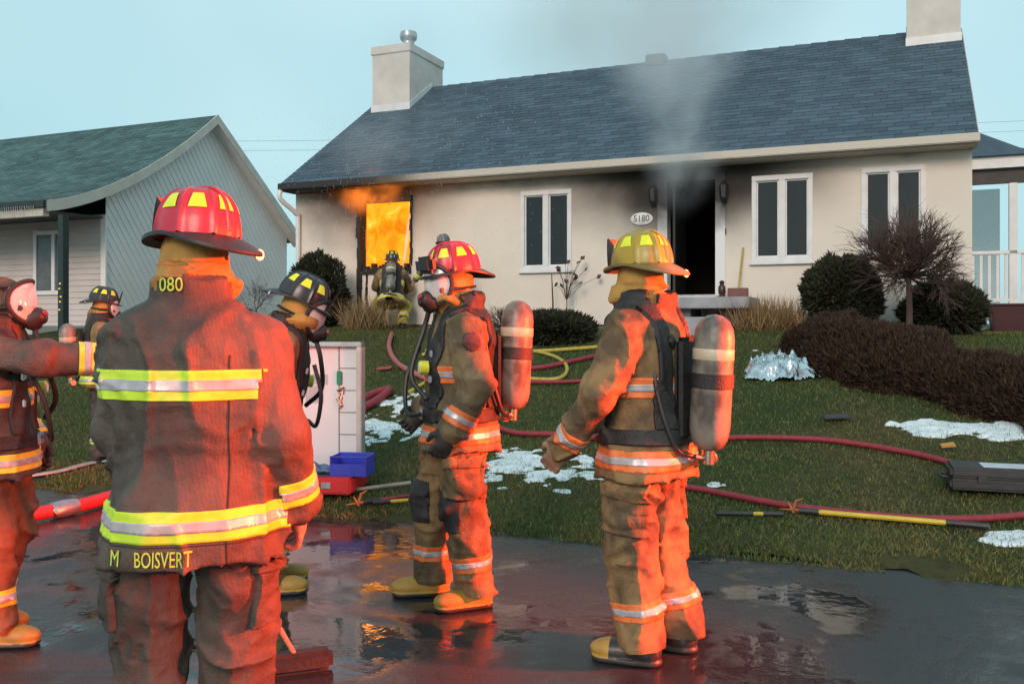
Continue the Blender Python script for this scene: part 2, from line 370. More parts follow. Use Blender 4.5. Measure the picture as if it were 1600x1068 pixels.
# partition walls so each opening looks into a dark room
pm = MB()
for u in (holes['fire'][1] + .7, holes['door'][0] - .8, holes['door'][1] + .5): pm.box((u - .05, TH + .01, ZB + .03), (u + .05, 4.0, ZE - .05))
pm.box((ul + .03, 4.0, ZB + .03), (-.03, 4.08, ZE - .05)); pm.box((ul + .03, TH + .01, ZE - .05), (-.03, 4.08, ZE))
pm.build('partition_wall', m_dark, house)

# roof deck + shingle tabs
sl = math.atan2(ZRG - ZE, VR + OV); LEN = math.hypot(ZRG - ZE, VR + OV)
rf = MB()
for s in (1, -1):
    pts = []
    for (v, z) in ((-OV, ZE), (VR, ZRG)):
        vv = v if s == 1 else 2 * VR - v
        for u in (ul - .05, .05): pts.append((u, vv, z))
    rf.add(pts + [(p[0], p[1], p[2] - .09) for p in pts], [(0, 1, 3, 2), (4, 6, 7, 5), (0, 4, 5, 1), (2, 3, 7, 6), (0, 2, 6, 4), (1, 5, 7, 3)])
roof = rf.build('roof', m_shin, house)
TABW, EXP = .31, .148
def tab_mesh(wd):
    m_ = MB(); l = EXP * 1.25; a, b = .004, wd - .004
    m_.add([(a, 0, .0), (b, 0, .0), (b, l, .001), (a, l, .001), (a, 0, .014), (b, 0, .014), (b, l, .005), (a, l, .005)], [(0, 3, 2, 1), (4, 5, 6, 7), (0, 1, 5, 4), (1, 2, 6, 5), (2, 3, 7, 6), (3, 0, 4, 7)])
    return m_
tabme = None; allt = []
ncr = int(LEN / EXP)
for c_ in range(ncr):
    d0 = c_ * EXP - .01; off = (c_ % 3) * TABW / 3 + random.uniform(-.01, .01); u = ul - .05
    k = 0
    while u < .04:
        u1 = (ul - .05 + off + k * TABW); k += 1
        a0, a1 = max(u, u1 - TABW), min(u1, .05)
        if a1 - a0 < .04: u = max(u, u1); continue
        allt.append((a0, a1 - a0, d0)); u = a1
def tab_mat(u, d, jit):
    v = -OV + d * math.cos(sl); z = ZE + d * math.sin(sl)
    return Matrix.Translation((u, v, z)) @ Matrix.Rotation(sl + jit, 4, 'X') @ Matrix.Translation((0, 0, .004))
full = [q for q in allt if abs(q[1] - TABW) < .005]
full.sort(key=lambda q: (q[0] ** 2) * .3 + (q[2] * 2.2) ** 2)      # nearest: right end, low courses
single = set(id(q) for q in full[:290])
big = MB()
for q in allt:
    jit = random.uniform(-.004, .010)
    if id(q) in single:
        if tabme is None: tabme = tab_mesh(TABW); tmo = tabme.build('shingle', m_shin1, roof); tabme = tmo.data; o = tmo
        else: o = bpy.data.objects.new('shingle', tabme); COL.objects.link(o); o.parent = roof
        o.matrix_local = tab_mat(q[0], q[2], jit)
    else:
        tm = tab_mesh(q[1]); M = tab_mat(q[0], q[2], jit); big.add([M @ Vector(p) for p in tm.v], tm.f)
me = bpy.data.meshes.new('shingles'); me.from_pydata(big.v, [], big.f); tag(link('shingles', me, m_shin, roof), kind='stuff')
cap = MB()
for k in range(int(HWID / .3)):
    u0 = ul + k * .3; cap.add([(u0, VR - .14, ZRG - .07), (u0 + .31, VR - .14, ZRG - .085), (u0 + .31, VR, ZRG + .03), (u0, VR, ZRG + .045), (u0, VR + .14, ZRG - .07), (u0 + .31, VR + .14, ZRG - .085)], [(0, 1, 2, 3), (3, 2, 5, 4)])
cap.build('ridge_cap', m_shin, roof)
# eaves
MB().box((ul - .06, -OV - .10, ZE - .13), (.07, -OV - .005, ZE - .005)).build('gutter', m_fasc_s, house, bevel=.012)
MB().box((ul - .04, -OV, ZE - .15), (.05, .0, ZE - .12)).build('soffit', m_fasc_s, house)
for u in (ul - .062, .052):
    m_ = MB(); m_.prism([(u, -OV, ZE - .13), (u, -OV, ZE + .0), (u, VR, ZRG + .0), (u, VR, ZRG - .13)], (.012, 0, 0)); m_.build('rake_board', m_fascia, house)
# downspout at the left corner
dsp = spline([(ul - .02, -OV - .05, ZE - .12), (ul - .02, -OV - .05, ZE - .3), (ul + .1, -.12, ZE - .55), (ul + .1, -.07, ZE - .75), (ul + .1, -.07, 1.45)], 5)
MB().tube(dsp, .045, 8).build('downspout', m_white, house, smooth=True)
# chimneys
m_chim = mat('chimney_stucco', (.64, .59, .54), .85, (.54, .50, .46), 3, bump=.4, bscale=60)
def chimney(u0, u1, v0, v1, ztop, cap_):
    c_ = MB().box((u0, v0, zroof(v0) - .5), (u1, v1, ztop)).build('chimney', m_chim, house)
    MB().box((u0 - .03, v0 - .03, ztop - .16), (u1 + .03, v1 + .03, ztop + .02)).build('chimney_cap', m_chim, c_, bevel=.01)
    fl = MB(); z0 = zroof(v0)
    fl.box((u0 - .02, v0 - .03, z0 - .1), (u1 + .02, v0 - .003, z0 + .14))
    for u in (u0 - .012, u1 + .002): fl.prism([(u, v0 - .02, z0 - .1), (u, min(v1, VR), zroof(min(v1, VR)) - .1), (u, min(v1, VR), zroof(min(v1, VR)) + .14), (u, v0 - .02, z0 + .14)], (.01, 0, 0))
    fl.build('flashing', m_white, c_)
    if cap_:
        uc, vc = (u0 + u1) / 2, (v0 + v1) / 2
        MB().lathe([(.13, ztop), (.13, ztop + .32)], 16, Matrix.Translation((uc, vc, 0))).build('flue_pipe', m_steel, c_, smooth=True)
        MB().lathe([(.13, ztop + .30), (.19, ztop + .36), (.20, ztop + .44), (.18, ztop + .52), (.05, ztop + .56), (.001, ztop + .56)], 16, Matrix.Translation((uc, vc, 0))).build('flue_cap', m_steel, c_, smooth=True)
# left chimney: front face meets the roof about half way up the slope
vc0 = 2.55
cu0 = F(582, 160, vc0)[0]; cu1 = F(640, 160, vc0)[0]
chimney(cu0, cu1, vc0, vc0 + 1.55, F(610, 72, vc0)[1], True)
vc1 = 3.0; chimney(F(1417, 60, vc1)[0], F(1502, 60, vc1)[0] - .01, vc1, vc1 + .9, 9.2, False)
# roof vent
vu, vz = F(1026, 97, VR - .1); MB().box((vu - .2, VR - .25, ZRG - .1), (vu + .2, VR + .1, ZRG + .12)).build('roof_vent', m_lantern, roof, bevel=.02)

# windows
m_curt = mat('grey_curtain', (.30, .30, .31), .8, (.22, .22, .23), 4); m_glass.node_tree.nodes['Principled BSDF'].inputs['Alpha'].default_value = .72
def casement(name, h):
    u0, u1, z0, z1 = h; root = MB()
    fw = .05; y0, y1 = -.035, .10
    root.box((u0 - .02, y0, z1 - fw), (u1 + .02, y1, z1 + .03)).box((u0 - .02, y0, z0 - .03), (u1 + .02, y1, z0 + fw)).box((u0 - .02, y0 + .002, z0 + fw), (u0 + fw, y1, z1 - fw)).box((u1 - fw, y0 + .002, z0 + fw), (u1 + .02, y1, z1 - fw))
    uc = (u0 + u1) / 2; root.box((uc - .05, y0 + .002, z0 + fw), (uc + .05, y1, z1 - fw))
    wdw = root.build('window', m_white, house, bevel=.006)
    for a, b in ((u0 + fw, uc - .05), (uc + .05, u1 - fw)):
        s = MB(); sw = .022
        s.box((a + .001, .005, z0 + fw + .001), (b - .001, .05, z0 + fw + sw)).box((a + .001, .005, z1 - fw - sw), (b - .001, .05, z1 - fw - .001)).box((a + .001, .006, z0 + fw + sw), (a + sw, .05, z1 - fw - sw)).box((b - sw, .006, z0 + fw + sw), (b - .001, .05, z1 - fw - sw))
        s.build('sash', m_white, wdw)
        MB().box((a + sw - .005, .028, z0 + fw + sw - .005), (b - sw + .005, .036, z1 - fw - sw + .005)).build('pane', m_glass, wdw)
        side = 1 if a > uc else -1; cw = (b - a) * random.uniform(.30, .55); xs = np.linspace(0, cw, 13); ce = b if side > 0 else a
        cpts = [(ce - side * x_, .135 + .018 * math.sin(x_ * 70) + .008 * math.sin(x_ * 31), 0) for x_ in xs]; cm = MB(); nn_c = len(cpts)
        cm.add([(p[0], p[1], z0 + fw) for p in cpts] + [(p[0], p[1], z1 - fw) for p in cpts] + [(p[0], p[1] + .004, z0 + fw) for p in cpts] + [(p[0], p[1] + .004, z1 - fw) for p in cpts], [(i, i + 1, nn_c + i + 1, nn_c + i) for i in range(nn_c - 1)] + [(2 * nn_c + i + 1, 2 * nn_c + i, 3 * nn_c + i, 3 * nn_c + i + 1) for i in range(nn_c - 1)])
        cm.build('curtain', m_curt, wdw)
    MB().box((u0 - .05, y0 - .03, z0 - .07), (u1 + .05, .0, z0 - .032)).build('sill', m_white, wdw, bevel=.006)
    return wdw
for k in ('win_a', 'win_b', 'win_c'): casement('window', holes[k])
# burnt window: charred remains of the frame
u0, u1, z0, z1 = holes['fire']; bw = MB()
for (a, b, zz0, zz1) in ((u0 - .07, u0 + .05, z0 - .9, z1 + .08), (u1 - .03, u1 + .03, z0 + .1, z1 + .05)):
    n = 12
    for k in range(n):
        za, zb = zz0 + (zz1 - zz0) * k / n, zz0 + (zz1 - zz0) * (k + 1) / n; e = random.uniform(0, .035); g = random.uniform(0, .03)
        bw.box((a + e, -.03 - g, za), (b - g * .6, .12, zb + .001))
bw.box((u0 - .05, -.03, z1 - .03), (u1 + .03, .12, z1 + .06))
for k, (uu, hh, ww) in enumerate(((.12, .75, .05), (.30, .35, .03), (.37, .5, .025), (.62, .22, .04), (.80, .3, .02))):
    for q_ in range(7): bw.box((u0 + uu + random.uniform(-.015, .015), -.012, z0 - hh * (q_ + 1) / 7), (u0 + uu + ww * random.uniform(.5, 1.2), .015, z0 - hh * q_ / 7 + .03))
bw.box((u0, -.03, z0 - .05), (u1, .12, z0 + .03))
for k in range(14):
    uu = u0 + (u1 - u0) * k / 14; bw.box((uu, .0 + .004 * (k % 3), z0 + .02), (uu + (u1 - u0) / 13, .10, z0 + random.uniform(.04, .16)))
wf = bw.build('burnt_window', m_char, house)
# scorch streaks running down the wall below the window are broken siding strips
m_fl = bpy.data.materials.new('flame'); t = NT(m_fl)
em = t.new('ShaderNodeEmission'); nn = t.noise(1.5, 5, dist=1.2)
t.link(t.ramp(nn, [(.26, (.75, .09, .002)), (.44, (1.0, .22, .006)), (.58, (1.0, .36, .015)), (.72, (1.0, .66, .12)), (.82, (1.0, .9, .4))]), em.inputs['Color']); em.inputs['Strength'].default_value = 1.6
t.link(em.outputs[0], t.out.inputs['Surface'])
def tongue(mb, base, h, r, sway, n=10, k=9):
    vs = []; ph = random.uniform(0, 6)
    for i in range(k):
        s = i / (k - 1); rr = r * (math.sin(math.pi * min(1, s * .9 + .12)) ** .8) * (1 - s * .35) + .004
        cx = base[0] + sway * math.sin(s * 3 + ph) * s; cy = base[1] + sway * .5 * math.cos(s * 2.4 + ph) * s
        for j in range(n):
            a = 6.283 * j / n; q = rr * (1 + .22 * math.sin(3 * a + s * 5 + ph)); vs.append((cx + q * math.cos(a), cy + q * .8 * math.sin(a), base[2] + h * s))
    mb.add(vs, [(i * n + j, i * n + (j + 1) % n, (i + 1) * n + (j + 1) % n, (i + 1) * n + j) for i in range(k - 1) for j in range(n)] + [tuple(range(n))[::-1], tuple(range((k - 1) * n, k * n))])
fire = empty('fire', H2W((u0 + u1) / 2, .8, ZB), -AZ, 'orange flames filling the burnt out window of the bungalow', 'fire')
wd_ = u1 - u0
for k in range(16):
    f_ = MB(); row = k % 3
    tongue(f_, ((-1.1 + 2.2 * random.random()) * wd_ * .75, -.35 + row * .5, z0 - ZB - .7), (z1 - z0) + random.uniform(.6, 1.1), random.uniform(.22, .36), .18)
    f_.build('flame', m_fl, fire, smooth=True)
f_ = MB().lathe([(math.sin(q_) * (1 + .08 * math.sin(q_ * 7)), -math.cos(q_)) for q_ in np.linspace(.03, math.pi - .03, 18)], 26, Matrix.Translation((-.32, -.02, z0 - ZB + .50)) @ Matrix.Diagonal((1.02, .32, 1.36, 1))); f_.build('flame', m_fl, fire, smooth=True)
# door opening: white trim, open black doorway, storm door frame
u0, u1, z0, z1 = holes['door']
m_ = MB(); m_.box((u0 - .16, -.03, z0), (u0 + .0, .05, z1 + .0)).box((u1 - .0, -.03, z0), (u1 + .16, .05, z1)).box((u0 - .16, -.03, z1), (u1 + .16, .05, z1 + .14))
m_trim = bpy.data.materials.new('sooty_trim'); t = NT(m_trim); sx_ = t.new('ShaderNodeSeparateXYZ'); t.link(t.obj(), sx_.inputs[0])
t.link(t.mix(t.ramp(t.math('ADD', t.math('MULTIPLY', t.math('SUBTRACT', sx_.outputs['Z'], z0 + .9), 1.0), t.math('MULTIPLY', t.noise(3, 4), .5)), [(.25, (0, 0, 0)), (.85, (1, 1, 1))]), (.70, .70, .70), (.014, .014, .015)), t.bsdf.inputs['Base Color']); t.bsdf.inputs['Roughness'].default_value = .6
fr = m_.build('door_frame', m_trim, house, bevel=.006)
m_smk = mat('smoke_stained_door', (.03, .03, .033), .5, (.015, .015, .016), 2)
dr = MB().box((u0 + .03, .25, z0 + .02), (u0 + .07, 1.05, z1 - .03)).build('door', m_smk, house); 
MB().box((u0 - .001, .02, z0), (u1 + .001, .16, z0 + .03)).build('threshold', m_steel, house)
# lanterns, plaque, door bell
for px, py in ((1023, 306), (1133, 300)):
    uu, zz = F(px, py); M = Matrix.Translation((uu, -.12, zz))
    L = MB().lathe([(.02, .17), (.07, .10), (.075, .09), (.06, -.10), (.045, -.13), (.012, -.16)], 6, M); L.box((uu - .015, -.12, zz + .02), (uu + .015, 0, zz + .05)); L.box((uu - .04, -.02, zz - .08), (uu + .04, 0, zz + .12))
    L.build('wall_lantern', m_lantern, house)
uu, zz = F(1003, 342)
pl = MB().lathe([(.001, 0), (1, 0), (1, .02), (.9, .028), (.001, .028)], 28, Matrix.Translation((uu, -.002, zz)) @ Matrix.Rotation(R(90), 4, 'X') @ Matrix.Diagonal((.19, .105, 1, 1))).build('number_plaque', mat('plaque_white', (.7, .7, .68), .5), house, smooth=True)
tm = text_mesh('5180', .15); 
for v in tm.vertices: v.co = Vector((uu + v.co.x * .92, -.0335, zz + v.co.y))
link('number', tm, m_lantern, pl)
uu, zz = F(1133, 362); MB().box((uu - .02, -.025, zz - .05), (uu + .02, 0, zz + .05)).build('door_bell', m_lantern, house, bevel=.005)

# front step
m_conc = mat('grey_step_paint', (.34, .34, .37), .7, (.25, .25, .28), 4, bump=.3)
su0, su1 = F(1040, 465, -1.0)[0], F(1172, 465, -1.0)[0]
step = empty('front_step', H2W((su0 + su1) / 2, -.6, 1.3), -AZ, 'grey concrete front step below the smoke blackened doorway', 'step')
hw = (su1 - su0) / 2; zt = F(1105, 464, -1.0)[1] - 1.3
MB().box((-hw, -.5, zt - .17), (hw, .595, zt)).build('slab', m_conc, step, bevel=.012)
MB().box((-hw + .35, -.85, -.3), (hw - .5, .3, zt - .30)).build('tread', m_conc, step, bevel=.012)
MB().box((-hw + .2, -.3, -.3), (-hw + .36, .5, zt - .172)).build('support', m_found, step)
MB().box((hw - .22, -.3, -.3), (hw - .06, .5, zt - .172)).build('support', m_found, step)
# small things standing by the door
def on_step(px, dv): uu = F(px, 460, dv)[0]; return H2W(uu, dv, 1.3 + zt)
p = on_step(1128, -.25)
lt = MB().lathe([(.05, 0), (.055, .02), (.04, .05), (.06, .10), (.055, .18), (.03, .22), (.045, .25), (.02, .28)], 12).build('garden_lantern', mat('dark_red_glaze', (.05, .02, .02), .35), None, smooth=True); lt.location = p
tag(lt, 'small dark lantern ornament standing on the front step', 'lantern')
p = Vector(on_step(1155, -.12)); sh = empty('shovel', p, -AZ, 'yellow handled snow shovel leaning against the stucco by the door', 'shovel')
MB().tube([(0, -.1, .08), (.05, .07, .80)], .017, 8).build('handle', mat('yellow_wood', (.45, .34, .07), .5), sh, smooth=True)
MB().box((-.16, -.14, .0), (.16, -.09, .16)).build('blade', mat('shovel_red', (.18, .06, .05), .5), sh, bevel=.01)

# side porch on the right of the house (house coordinates, set back from the facade)
m_porchwall = mat('porch_screen', (.40, .44, .44), .7, (.34, .38, .38), 2); m_porchwall.node_tree.nodes['Principled BSDF'].inputs['Alpha'].default_value = .45
porch = empty('side_porch', (HR[0], HR[1], 0), -AZ, 'covered side porch with white picket railing and dark shingle roof', 'porch')
PV = 1.4
uA, uB = .02, 3.2
zf = F(1560, 255, PV)[1]
MB().box((uA, PV - .12, zf - .09), (uB, PV - .02, zf + .09)).build('fascia', m_white, porch)
rp = MB(); z1_ = zf + .095
rp.add([(uA, PV - .2, z1_), (uB, PV - .2, z1_), (uB, PV + 2.4, z1_), (uA, PV + 2.4, z1_), (uA, PV + .6, z1_ + .62), (uA, PV + 1.6, z1_ + .62), (uA + 1.35, PV - .15 + 1.2, z1_ + .06)], [(0, 3, 2, 1), (0, 1, 6, 4), (4, 6, 5), (5, 6, 2, 3), (1, 2, 6), (0, 4, 5, 3)])
rp = rp.build('roof', m_shin, porch)
ub, zb_ = F(1583, 270, PV)
MB().box((uA, PV - .02, zf - .32), (uB, PV + .06, zf - .092)).build('beam', mat('porch_beam', (.07, .06, .06), .7), porch)
zdeck = F(1560, 478, PV)[1]
MB().box((ub - .06, PV - .06, zdeck), (ub + .06, PV + .06, zf - .325)).build('post', m_white, porch, bevel=.008)
MB().box((uB - .1, PV - .06, zdeck), (uB, PV + .06, zf - .325)).build('post', m_white, porch, bevel=.008)
MB().box((uA, PV + 2.3, zdeck), (ub + .02, PV + 2.36, zf - .1)).build('screen_wall', m_porchwall, porch)
MB().box((uA, PV - .1, zdeck - .16), (uB, PV + 2.4, zdeck)).build('deck', mat('deck_boards', (.42, .38, .40), .7, (.33, .3, .31), 3), porch)
zr1 = F(1560, 392, PV)[1]
MB().box((uA, PV - .06, zr1 - .05), (uB, PV + .02, zr1)).build('top_rail', m_white, porch); MB().box((uA, PV - .05, zdeck + .07), (uB, PV + .01, zdeck + .12)).build('bottom_rail', m_white, porch)
bal = MB().box((-.02, PV - .035, zdeck + .12), (.02, PV - .002, zr1 - .05)).build('baluster', m_white, porch); bm_ = bal.data; bal.location.x = uA + .08
for k in range(1, 27): o = bpy.data.objects.new('baluster', bm_); COL.objects.link(o); o.parent = porch; o.location.x = uA + .08 + k * .115
la = MB()
for k in range(-9, 16):
    for s in (1, -1):
        pts = []
        for tt in np.linspace(0, 1, 2):
            pts.append((uA - .3 + k * .11 + (tt if s == 1 else 1 - tt) * .62, zdeck - .16 - tt * .62))
        (xa, za), (xb, zb2) = pts
        x_lo, x_hi = uA - .02, uA + .62
        # clip to the panel
        def clip(xa, za, xb, zb):
            out = [(xa, za), (xb, zb)]
            for lim, sg in ((x_lo, 1), (x_hi, -1)):
                (p0, q0), (p1, q1) = out
                d0, d1 = (p0 - lim) * sg, (p1 - lim) * sg
                if d0 < 0 and d1 < 0: return None
                if d0 < 0: tt = d0 / (d0 - d1); out = [(p0 + (p1 - p0) * tt, q0 + (q1 - q0) * tt), (p1, q1)]
                elif d1 < 0: tt = d0 / (d0 - d1); out = [(p0, q0), (p0 + (p1 - p0) * tt, q0 + (q1 - q0) * tt)]
            return out
        c_ = clip(xa, za, xb, zb2)
        if c_ and math.dist(c_[0], c_[1]) > .05: la.tube([(c_[0][0], PV - .08 + .012 * s, c_[0][1]), (c_[1][0], PV - .08 + .012 * s, c_[1][1])], .019, 4)
la.build('lattice', m_white, porch)
MB().box((uA + .66, PV - .03, 1.2), (uB, PV + .05, zdeck - .165)).build('skirt', mat('porch_skirt', (.06, .05, .05), .8), porch)
# refuse bin in front of the porch skirt
pb = F(1580, 540, .5); bx_, by_, _ = H2W(pb[0], .5, 0)
bn = empty('refuse_bin', (bx_, by_, float(lawn_z(bx_, by_))), -AZ, 'dark red wheeled refuse bin standing under the side porch', 'bin'); bn.scale = (1, 1, .42)
m_bin = mat('bin_plastic', (.07, .02, .025), .45)
MB().add([(-.25, -.25, .06), (.25, -.25, .06), (.25, .25, .06), (-.25, .25, .06), (-.3, -.3, .98), (.3, -.3, .98), (.3, .3, .98), (-.3, .3, .98)], [(0, 3, 2, 1), (4, 5, 6, 7), (0, 1, 5, 4), (1, 2, 6, 5), (2, 3, 7, 6), (3, 0, 4, 7)]).build('body', m_bin, bn, bevel=.02)
MB().box((-.33, -.34, .982), (.33, .32, 1.05)).build('lid', m_bin, bn, bevel=.02)
for s in (-1, 1): MB().tube([(s * .2, .25, .07), (s * .27, .25, .07)], .08, 12).build('wheel', m_black, bn)

# ------------------------------------------------------------------ the neighbour's house
NF = ((165 - 800) / FPX * 20., 20.)
nb = empty('neighbour_house', (NF[0], NF[1], 0), -AZ, 'grey sided neighbouring house with green curved roof and open porch', 'house')
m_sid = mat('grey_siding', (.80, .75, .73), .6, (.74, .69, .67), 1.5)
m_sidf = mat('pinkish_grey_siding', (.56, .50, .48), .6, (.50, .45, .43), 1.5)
m_green = mat('green_shingle', (.07, .135, .135), .82, (.045, .09, .095), 1.2, bump=.6, bscale=60, island=.3)
GD = 6.4; PZ0 = 1.35; PZR = 6.72; PF = -1.75                     # gable depth, ground, ridge, porch eave (v)
def nroof(v):                                                    # bell-cast front slope
    if v < 3.2:
        s = (v - PF) / (3.2 - PF); return 3.98 + (PZR - 3.98) * (.30 * s + .70 * s ** 1.75)
    return PZR - (v - 3.2) * .80
vsamp = list(np.linspace(PF, 3.2, 18)) + [6.7]
NWID = 14.
gw = [(0, v, nroof(v) - .1) for v in np.linspace(0, 3.2, 9)] + [(0, GD, nroof(GD) - .1)]
m_ = MB(); m_.add([(0, 0, PZ0 - .4), (0, GD, PZ0 - .4)] + gw[::-1], [tuple(range(2 + len(gw)))]); m_.build('gable_wall', m_sid, nb)
# diagonal boards of the gable
def clip_poly(poly, nx, nz, d, keep_less):
    out = []
    for i in range(len(poly)):
        a, b = poly[i], poly[(i + 1) % len(poly)]
        da = a[0] * nx + a[1] * nz - d; db = b[0] * nx + b[1] * nz - d
        if not keep_less: da, db = -da, -db
        if da <= 0: out.append(a)
        if da * db < 0: tt = da / (da - db); out.append((a[0] + (b[0] - a[0]) * tt, a[1] + (b[1] - a[1]) * tt))
    return out
# column-wise pieces keep the concave bell-cast outline
bm2 = MB(); SP = .15; nx, nz = math.sin(R(55)), math.cos(R(55))
cols = list(np.linspace(0, 3.2, 5)) + [4.8, GD]
for ci in range(len(cols) - 1):
    va, vb = cols[ci], cols[ci + 1]
    quad = [(va, PZ0 - .3), (vb, PZ0 - .3), (vb, nroof(vb) - .11), (va, nroof(va) - .11)]
    for k in range(0, 75):
        d0 = k * SP
        pg = clip_poly(clip_poly(quad, nx, nz, d0 + .006, False), nx, nz, d0 + SP, True)
        if len(pg) >= 3:
            bs = [(.006, p[0], p[1]) for p in pg]; tp = [(.008 + .008 * (1 - ((p[0] * nx + p[1] * nz) - d0) / SP), p[0], p[1]) for p in pg]; n = len(pg)
            bm2.add(bs + tp, [tuple(range(n, 2 * n))] + [(i, (i + 1) % n, n + (i + 1) % n, n + i) for i in range(n)])
tag(bm2.build('diagonal_siding', m_sid, nb), kind='stuff')
# front wall under the porch with lap siding
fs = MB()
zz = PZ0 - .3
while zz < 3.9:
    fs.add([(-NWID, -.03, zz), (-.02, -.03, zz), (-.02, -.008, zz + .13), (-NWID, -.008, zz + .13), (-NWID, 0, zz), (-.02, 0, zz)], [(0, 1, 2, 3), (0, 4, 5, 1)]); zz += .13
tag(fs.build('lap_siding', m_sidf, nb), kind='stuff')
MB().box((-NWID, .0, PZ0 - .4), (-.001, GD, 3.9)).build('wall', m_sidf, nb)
MB().box((-.10, -.045, PZ0 - .3), (.045, -.002, 3.9)).build('corner_board', m_sid, nb)
# roof with shingle courses
rm = MB()
for i in range(len(vsamp) - 1):
    a, b = vsamp[i], vsamp[i + 1]
    for dz in (0, -.1): rm.add([(-NWID, a, nroof(a) + dz), (.30, a, nroof(a) + dz), (.30, b, nroof(b) + dz), (-NWID, b, nroof(b) + dz)], [(0, 1, 2, 3)])
nroof_o = rm.build('roof', m_green, nb)
st = MB(); arc = [(PF, nroof(PF))]; v = PF
courses = []
while v < 3.15:
    dv = .15 / math.hypot(1, (nroof(v + .01) - nroof(v)) / .01); courses.append((v, dv)); v += dv
for ci, (v, dv) in enumerate(courses):
    u = -9.5 + (ci % 3) * .11
    while u < .3:
        a, b = u + .005, min(u + .33, .31) - .005
        j = random.uniform(0, .006)
        st.add([(a, v, nroof(v) + .004), (b, v, nroof(v) + .004), (b, v + dv * 1.2, nroof(v + dv * 1.2) + .006), (a, v + dv * 1.2, nroof(v + dv * 1.2) + .006), (a, v, nroof(v) + .022 + j), (b, v, nroof(v) + .022 + j)], [(4, 5, 2, 3), (0, 1, 5, 4)])
        u += .33
tag(st.build('shingles', m_green, nroof_o), kind='stuff')
# rake fascia
m_rake = mat('cream_fascia', (.55, .52, .46), .5, (.46, .43, .38), 3)
rk = MB(); vs_ = list(np.linspace(PF - .02, 3.2, 20)) + [6.72]
for i in range(len(vs_) - 1):
    a, b = vs_[i], vs_[i + 1]; za, zb2 = (nroof(max(a, PF)), nroof(b))
    rk.add([(.302, a, za - .22), (.302, b, zb2 - .22), (.302, b, zb2 + .015), (.302, a, za + .015), (.335, a, za - .22), (.335, b, zb2 - .22), (.335, b, zb2 + .015), (.335, a, za + .015)], [(4, 5, 6, 7), (0, 1, 5, 4), (3, 7, 6, 2), (0, 3, 2, 1)])
rk.build('rake_board', m_rake, nb)
sf = MB()
for i in range(len(vs_) - 1):
    a, b = max(vs_[i], PF), vs_[i + 1]; sf.add([(.0, a, nroof(a) - .2), (.31, a, nroof(a) - .2), (.31, b, nroof(b) - .2), (.0, b, nroof(b) - .2)], [(0, 1, 2, 3)])
sf.build('soffit', m_sid, nb)
m_dkgreen = mat('dark_green_paint', (.02, .035, .032), .5)
MB().box((-NWID, PF - .08, nroof(PF) - .13), (.30, PF - .005, nroof(PF) + .005)).build('gutter', m_dkgreen, nb)
MB().box((-NWID, PF, nroof(PF) - .30), (.20, PF + .14, nroof(PF) - .135)).build('porch_beam', m_rake, nb)
MB().box((-NWID, PF + .1, nroof(PF) - .16), (-.02, -.02, nroof(PF) - .135)).build('porch_ceiling', m_dkgreen, nb)
def NP(px, py, v):
    kx = (px - 800) / FPX; u = (kx * (NF[1] + v * CA) - NF[0] - v * SA) / (CA + kx * SA); Yd = NF[1] - u * SA + v * CA
    return u, CAMZ - (py - YH) / FPX * Yd
pu, _ = NP(99, 400, PF + .07)
po = MB().box((pu - .08, PF, PZ0 - .4), (pu + .08, PF + .14, nroof(PF) - .301)).build('porch_post', m_dkgreen, nb, bevel=.01)
m_bulb = mat('warm_bulb', (.5, .35, .1), .4, emit=(1, .55, .12), estr=1.6)
lb = MB()
for k in range(5): lb.box((pu - .03 + (k * 7 % 3) * .02, PF - .02, 1.78 + k * .13 + .03 * (k % 2)), (pu - .01 + (k * 7 % 3) * .02, PF - .001, 1.80 + k * .13 + .03 * (k % 2)))
lb.build('string_bulbs', m_bulb, po)
ic = MB()
for k in range(150):
    u = -9.5 + k * .064; l = random.uniform(.05, .26); ic.tube([(u, PF - .09, nroof(PF) - .1), (u + random.uniform(-.02, .02), PF - .09, nroof(PF) - .1 - l)], .006, 4)
il = ic.build('icicle_lights', mat('icicle_wire', (.5, .5, .5), .5), nb); tag(il, kind='stuff')
wu0, wz1 = NP(57, 362, 0); wu1, wz0 = NP(108, 460, 0)
wm = MB()
for a, b, c_, d in ((wu0, wu0 + .09, wz0, wz1), (wu1 - .09, wu1, wz0, wz1), (wu0 + .09, wu1 - .09, wz0, wz0 + .09), (wu0 + .09, wu1 - .09, wz1 - .09, wz1), ((wu0 + wu1) / 2 + .06, (wu0 + wu1) / 2 + .16, wz0 + .09, wz1 - .09)): wm.box((a, -.09, c_), (b, -.031, d))
nw = wm.build('window', m_white, nb); MB().box((wu0 + .05, -.06, wz0 + .05), (wu1 - .05, -.04, wz1 - .05)).build('pane', mat('neighbour_glass', (.12, .12, .13), .15), nw)
MB().box((-NWID, PF - .1, PZ0 - .3), (.0, .0, PZ0 + .12)).build('porch_floor', m_rake, nb)

# overhead wires
m_wire = mat('wire', (.18, .22, .24), .6)
for i, (za, zb2) in enumerate(((8.9, 9.8), (9.3, 10.2))):
    wr = MB().tube([(x, 38 + x * -.05, za + (zb2 - za) * (x + 45) / 90 - .5 + .0006 * x * x) for x in np.linspace(-45, 45, 30)], .006, 4).build('overhead_wire', m_wire)
    tag(wr, ['lower', 'upper'][i] + ' utility wire of the pair strung behind the houses', 'wire', 'utility wires')

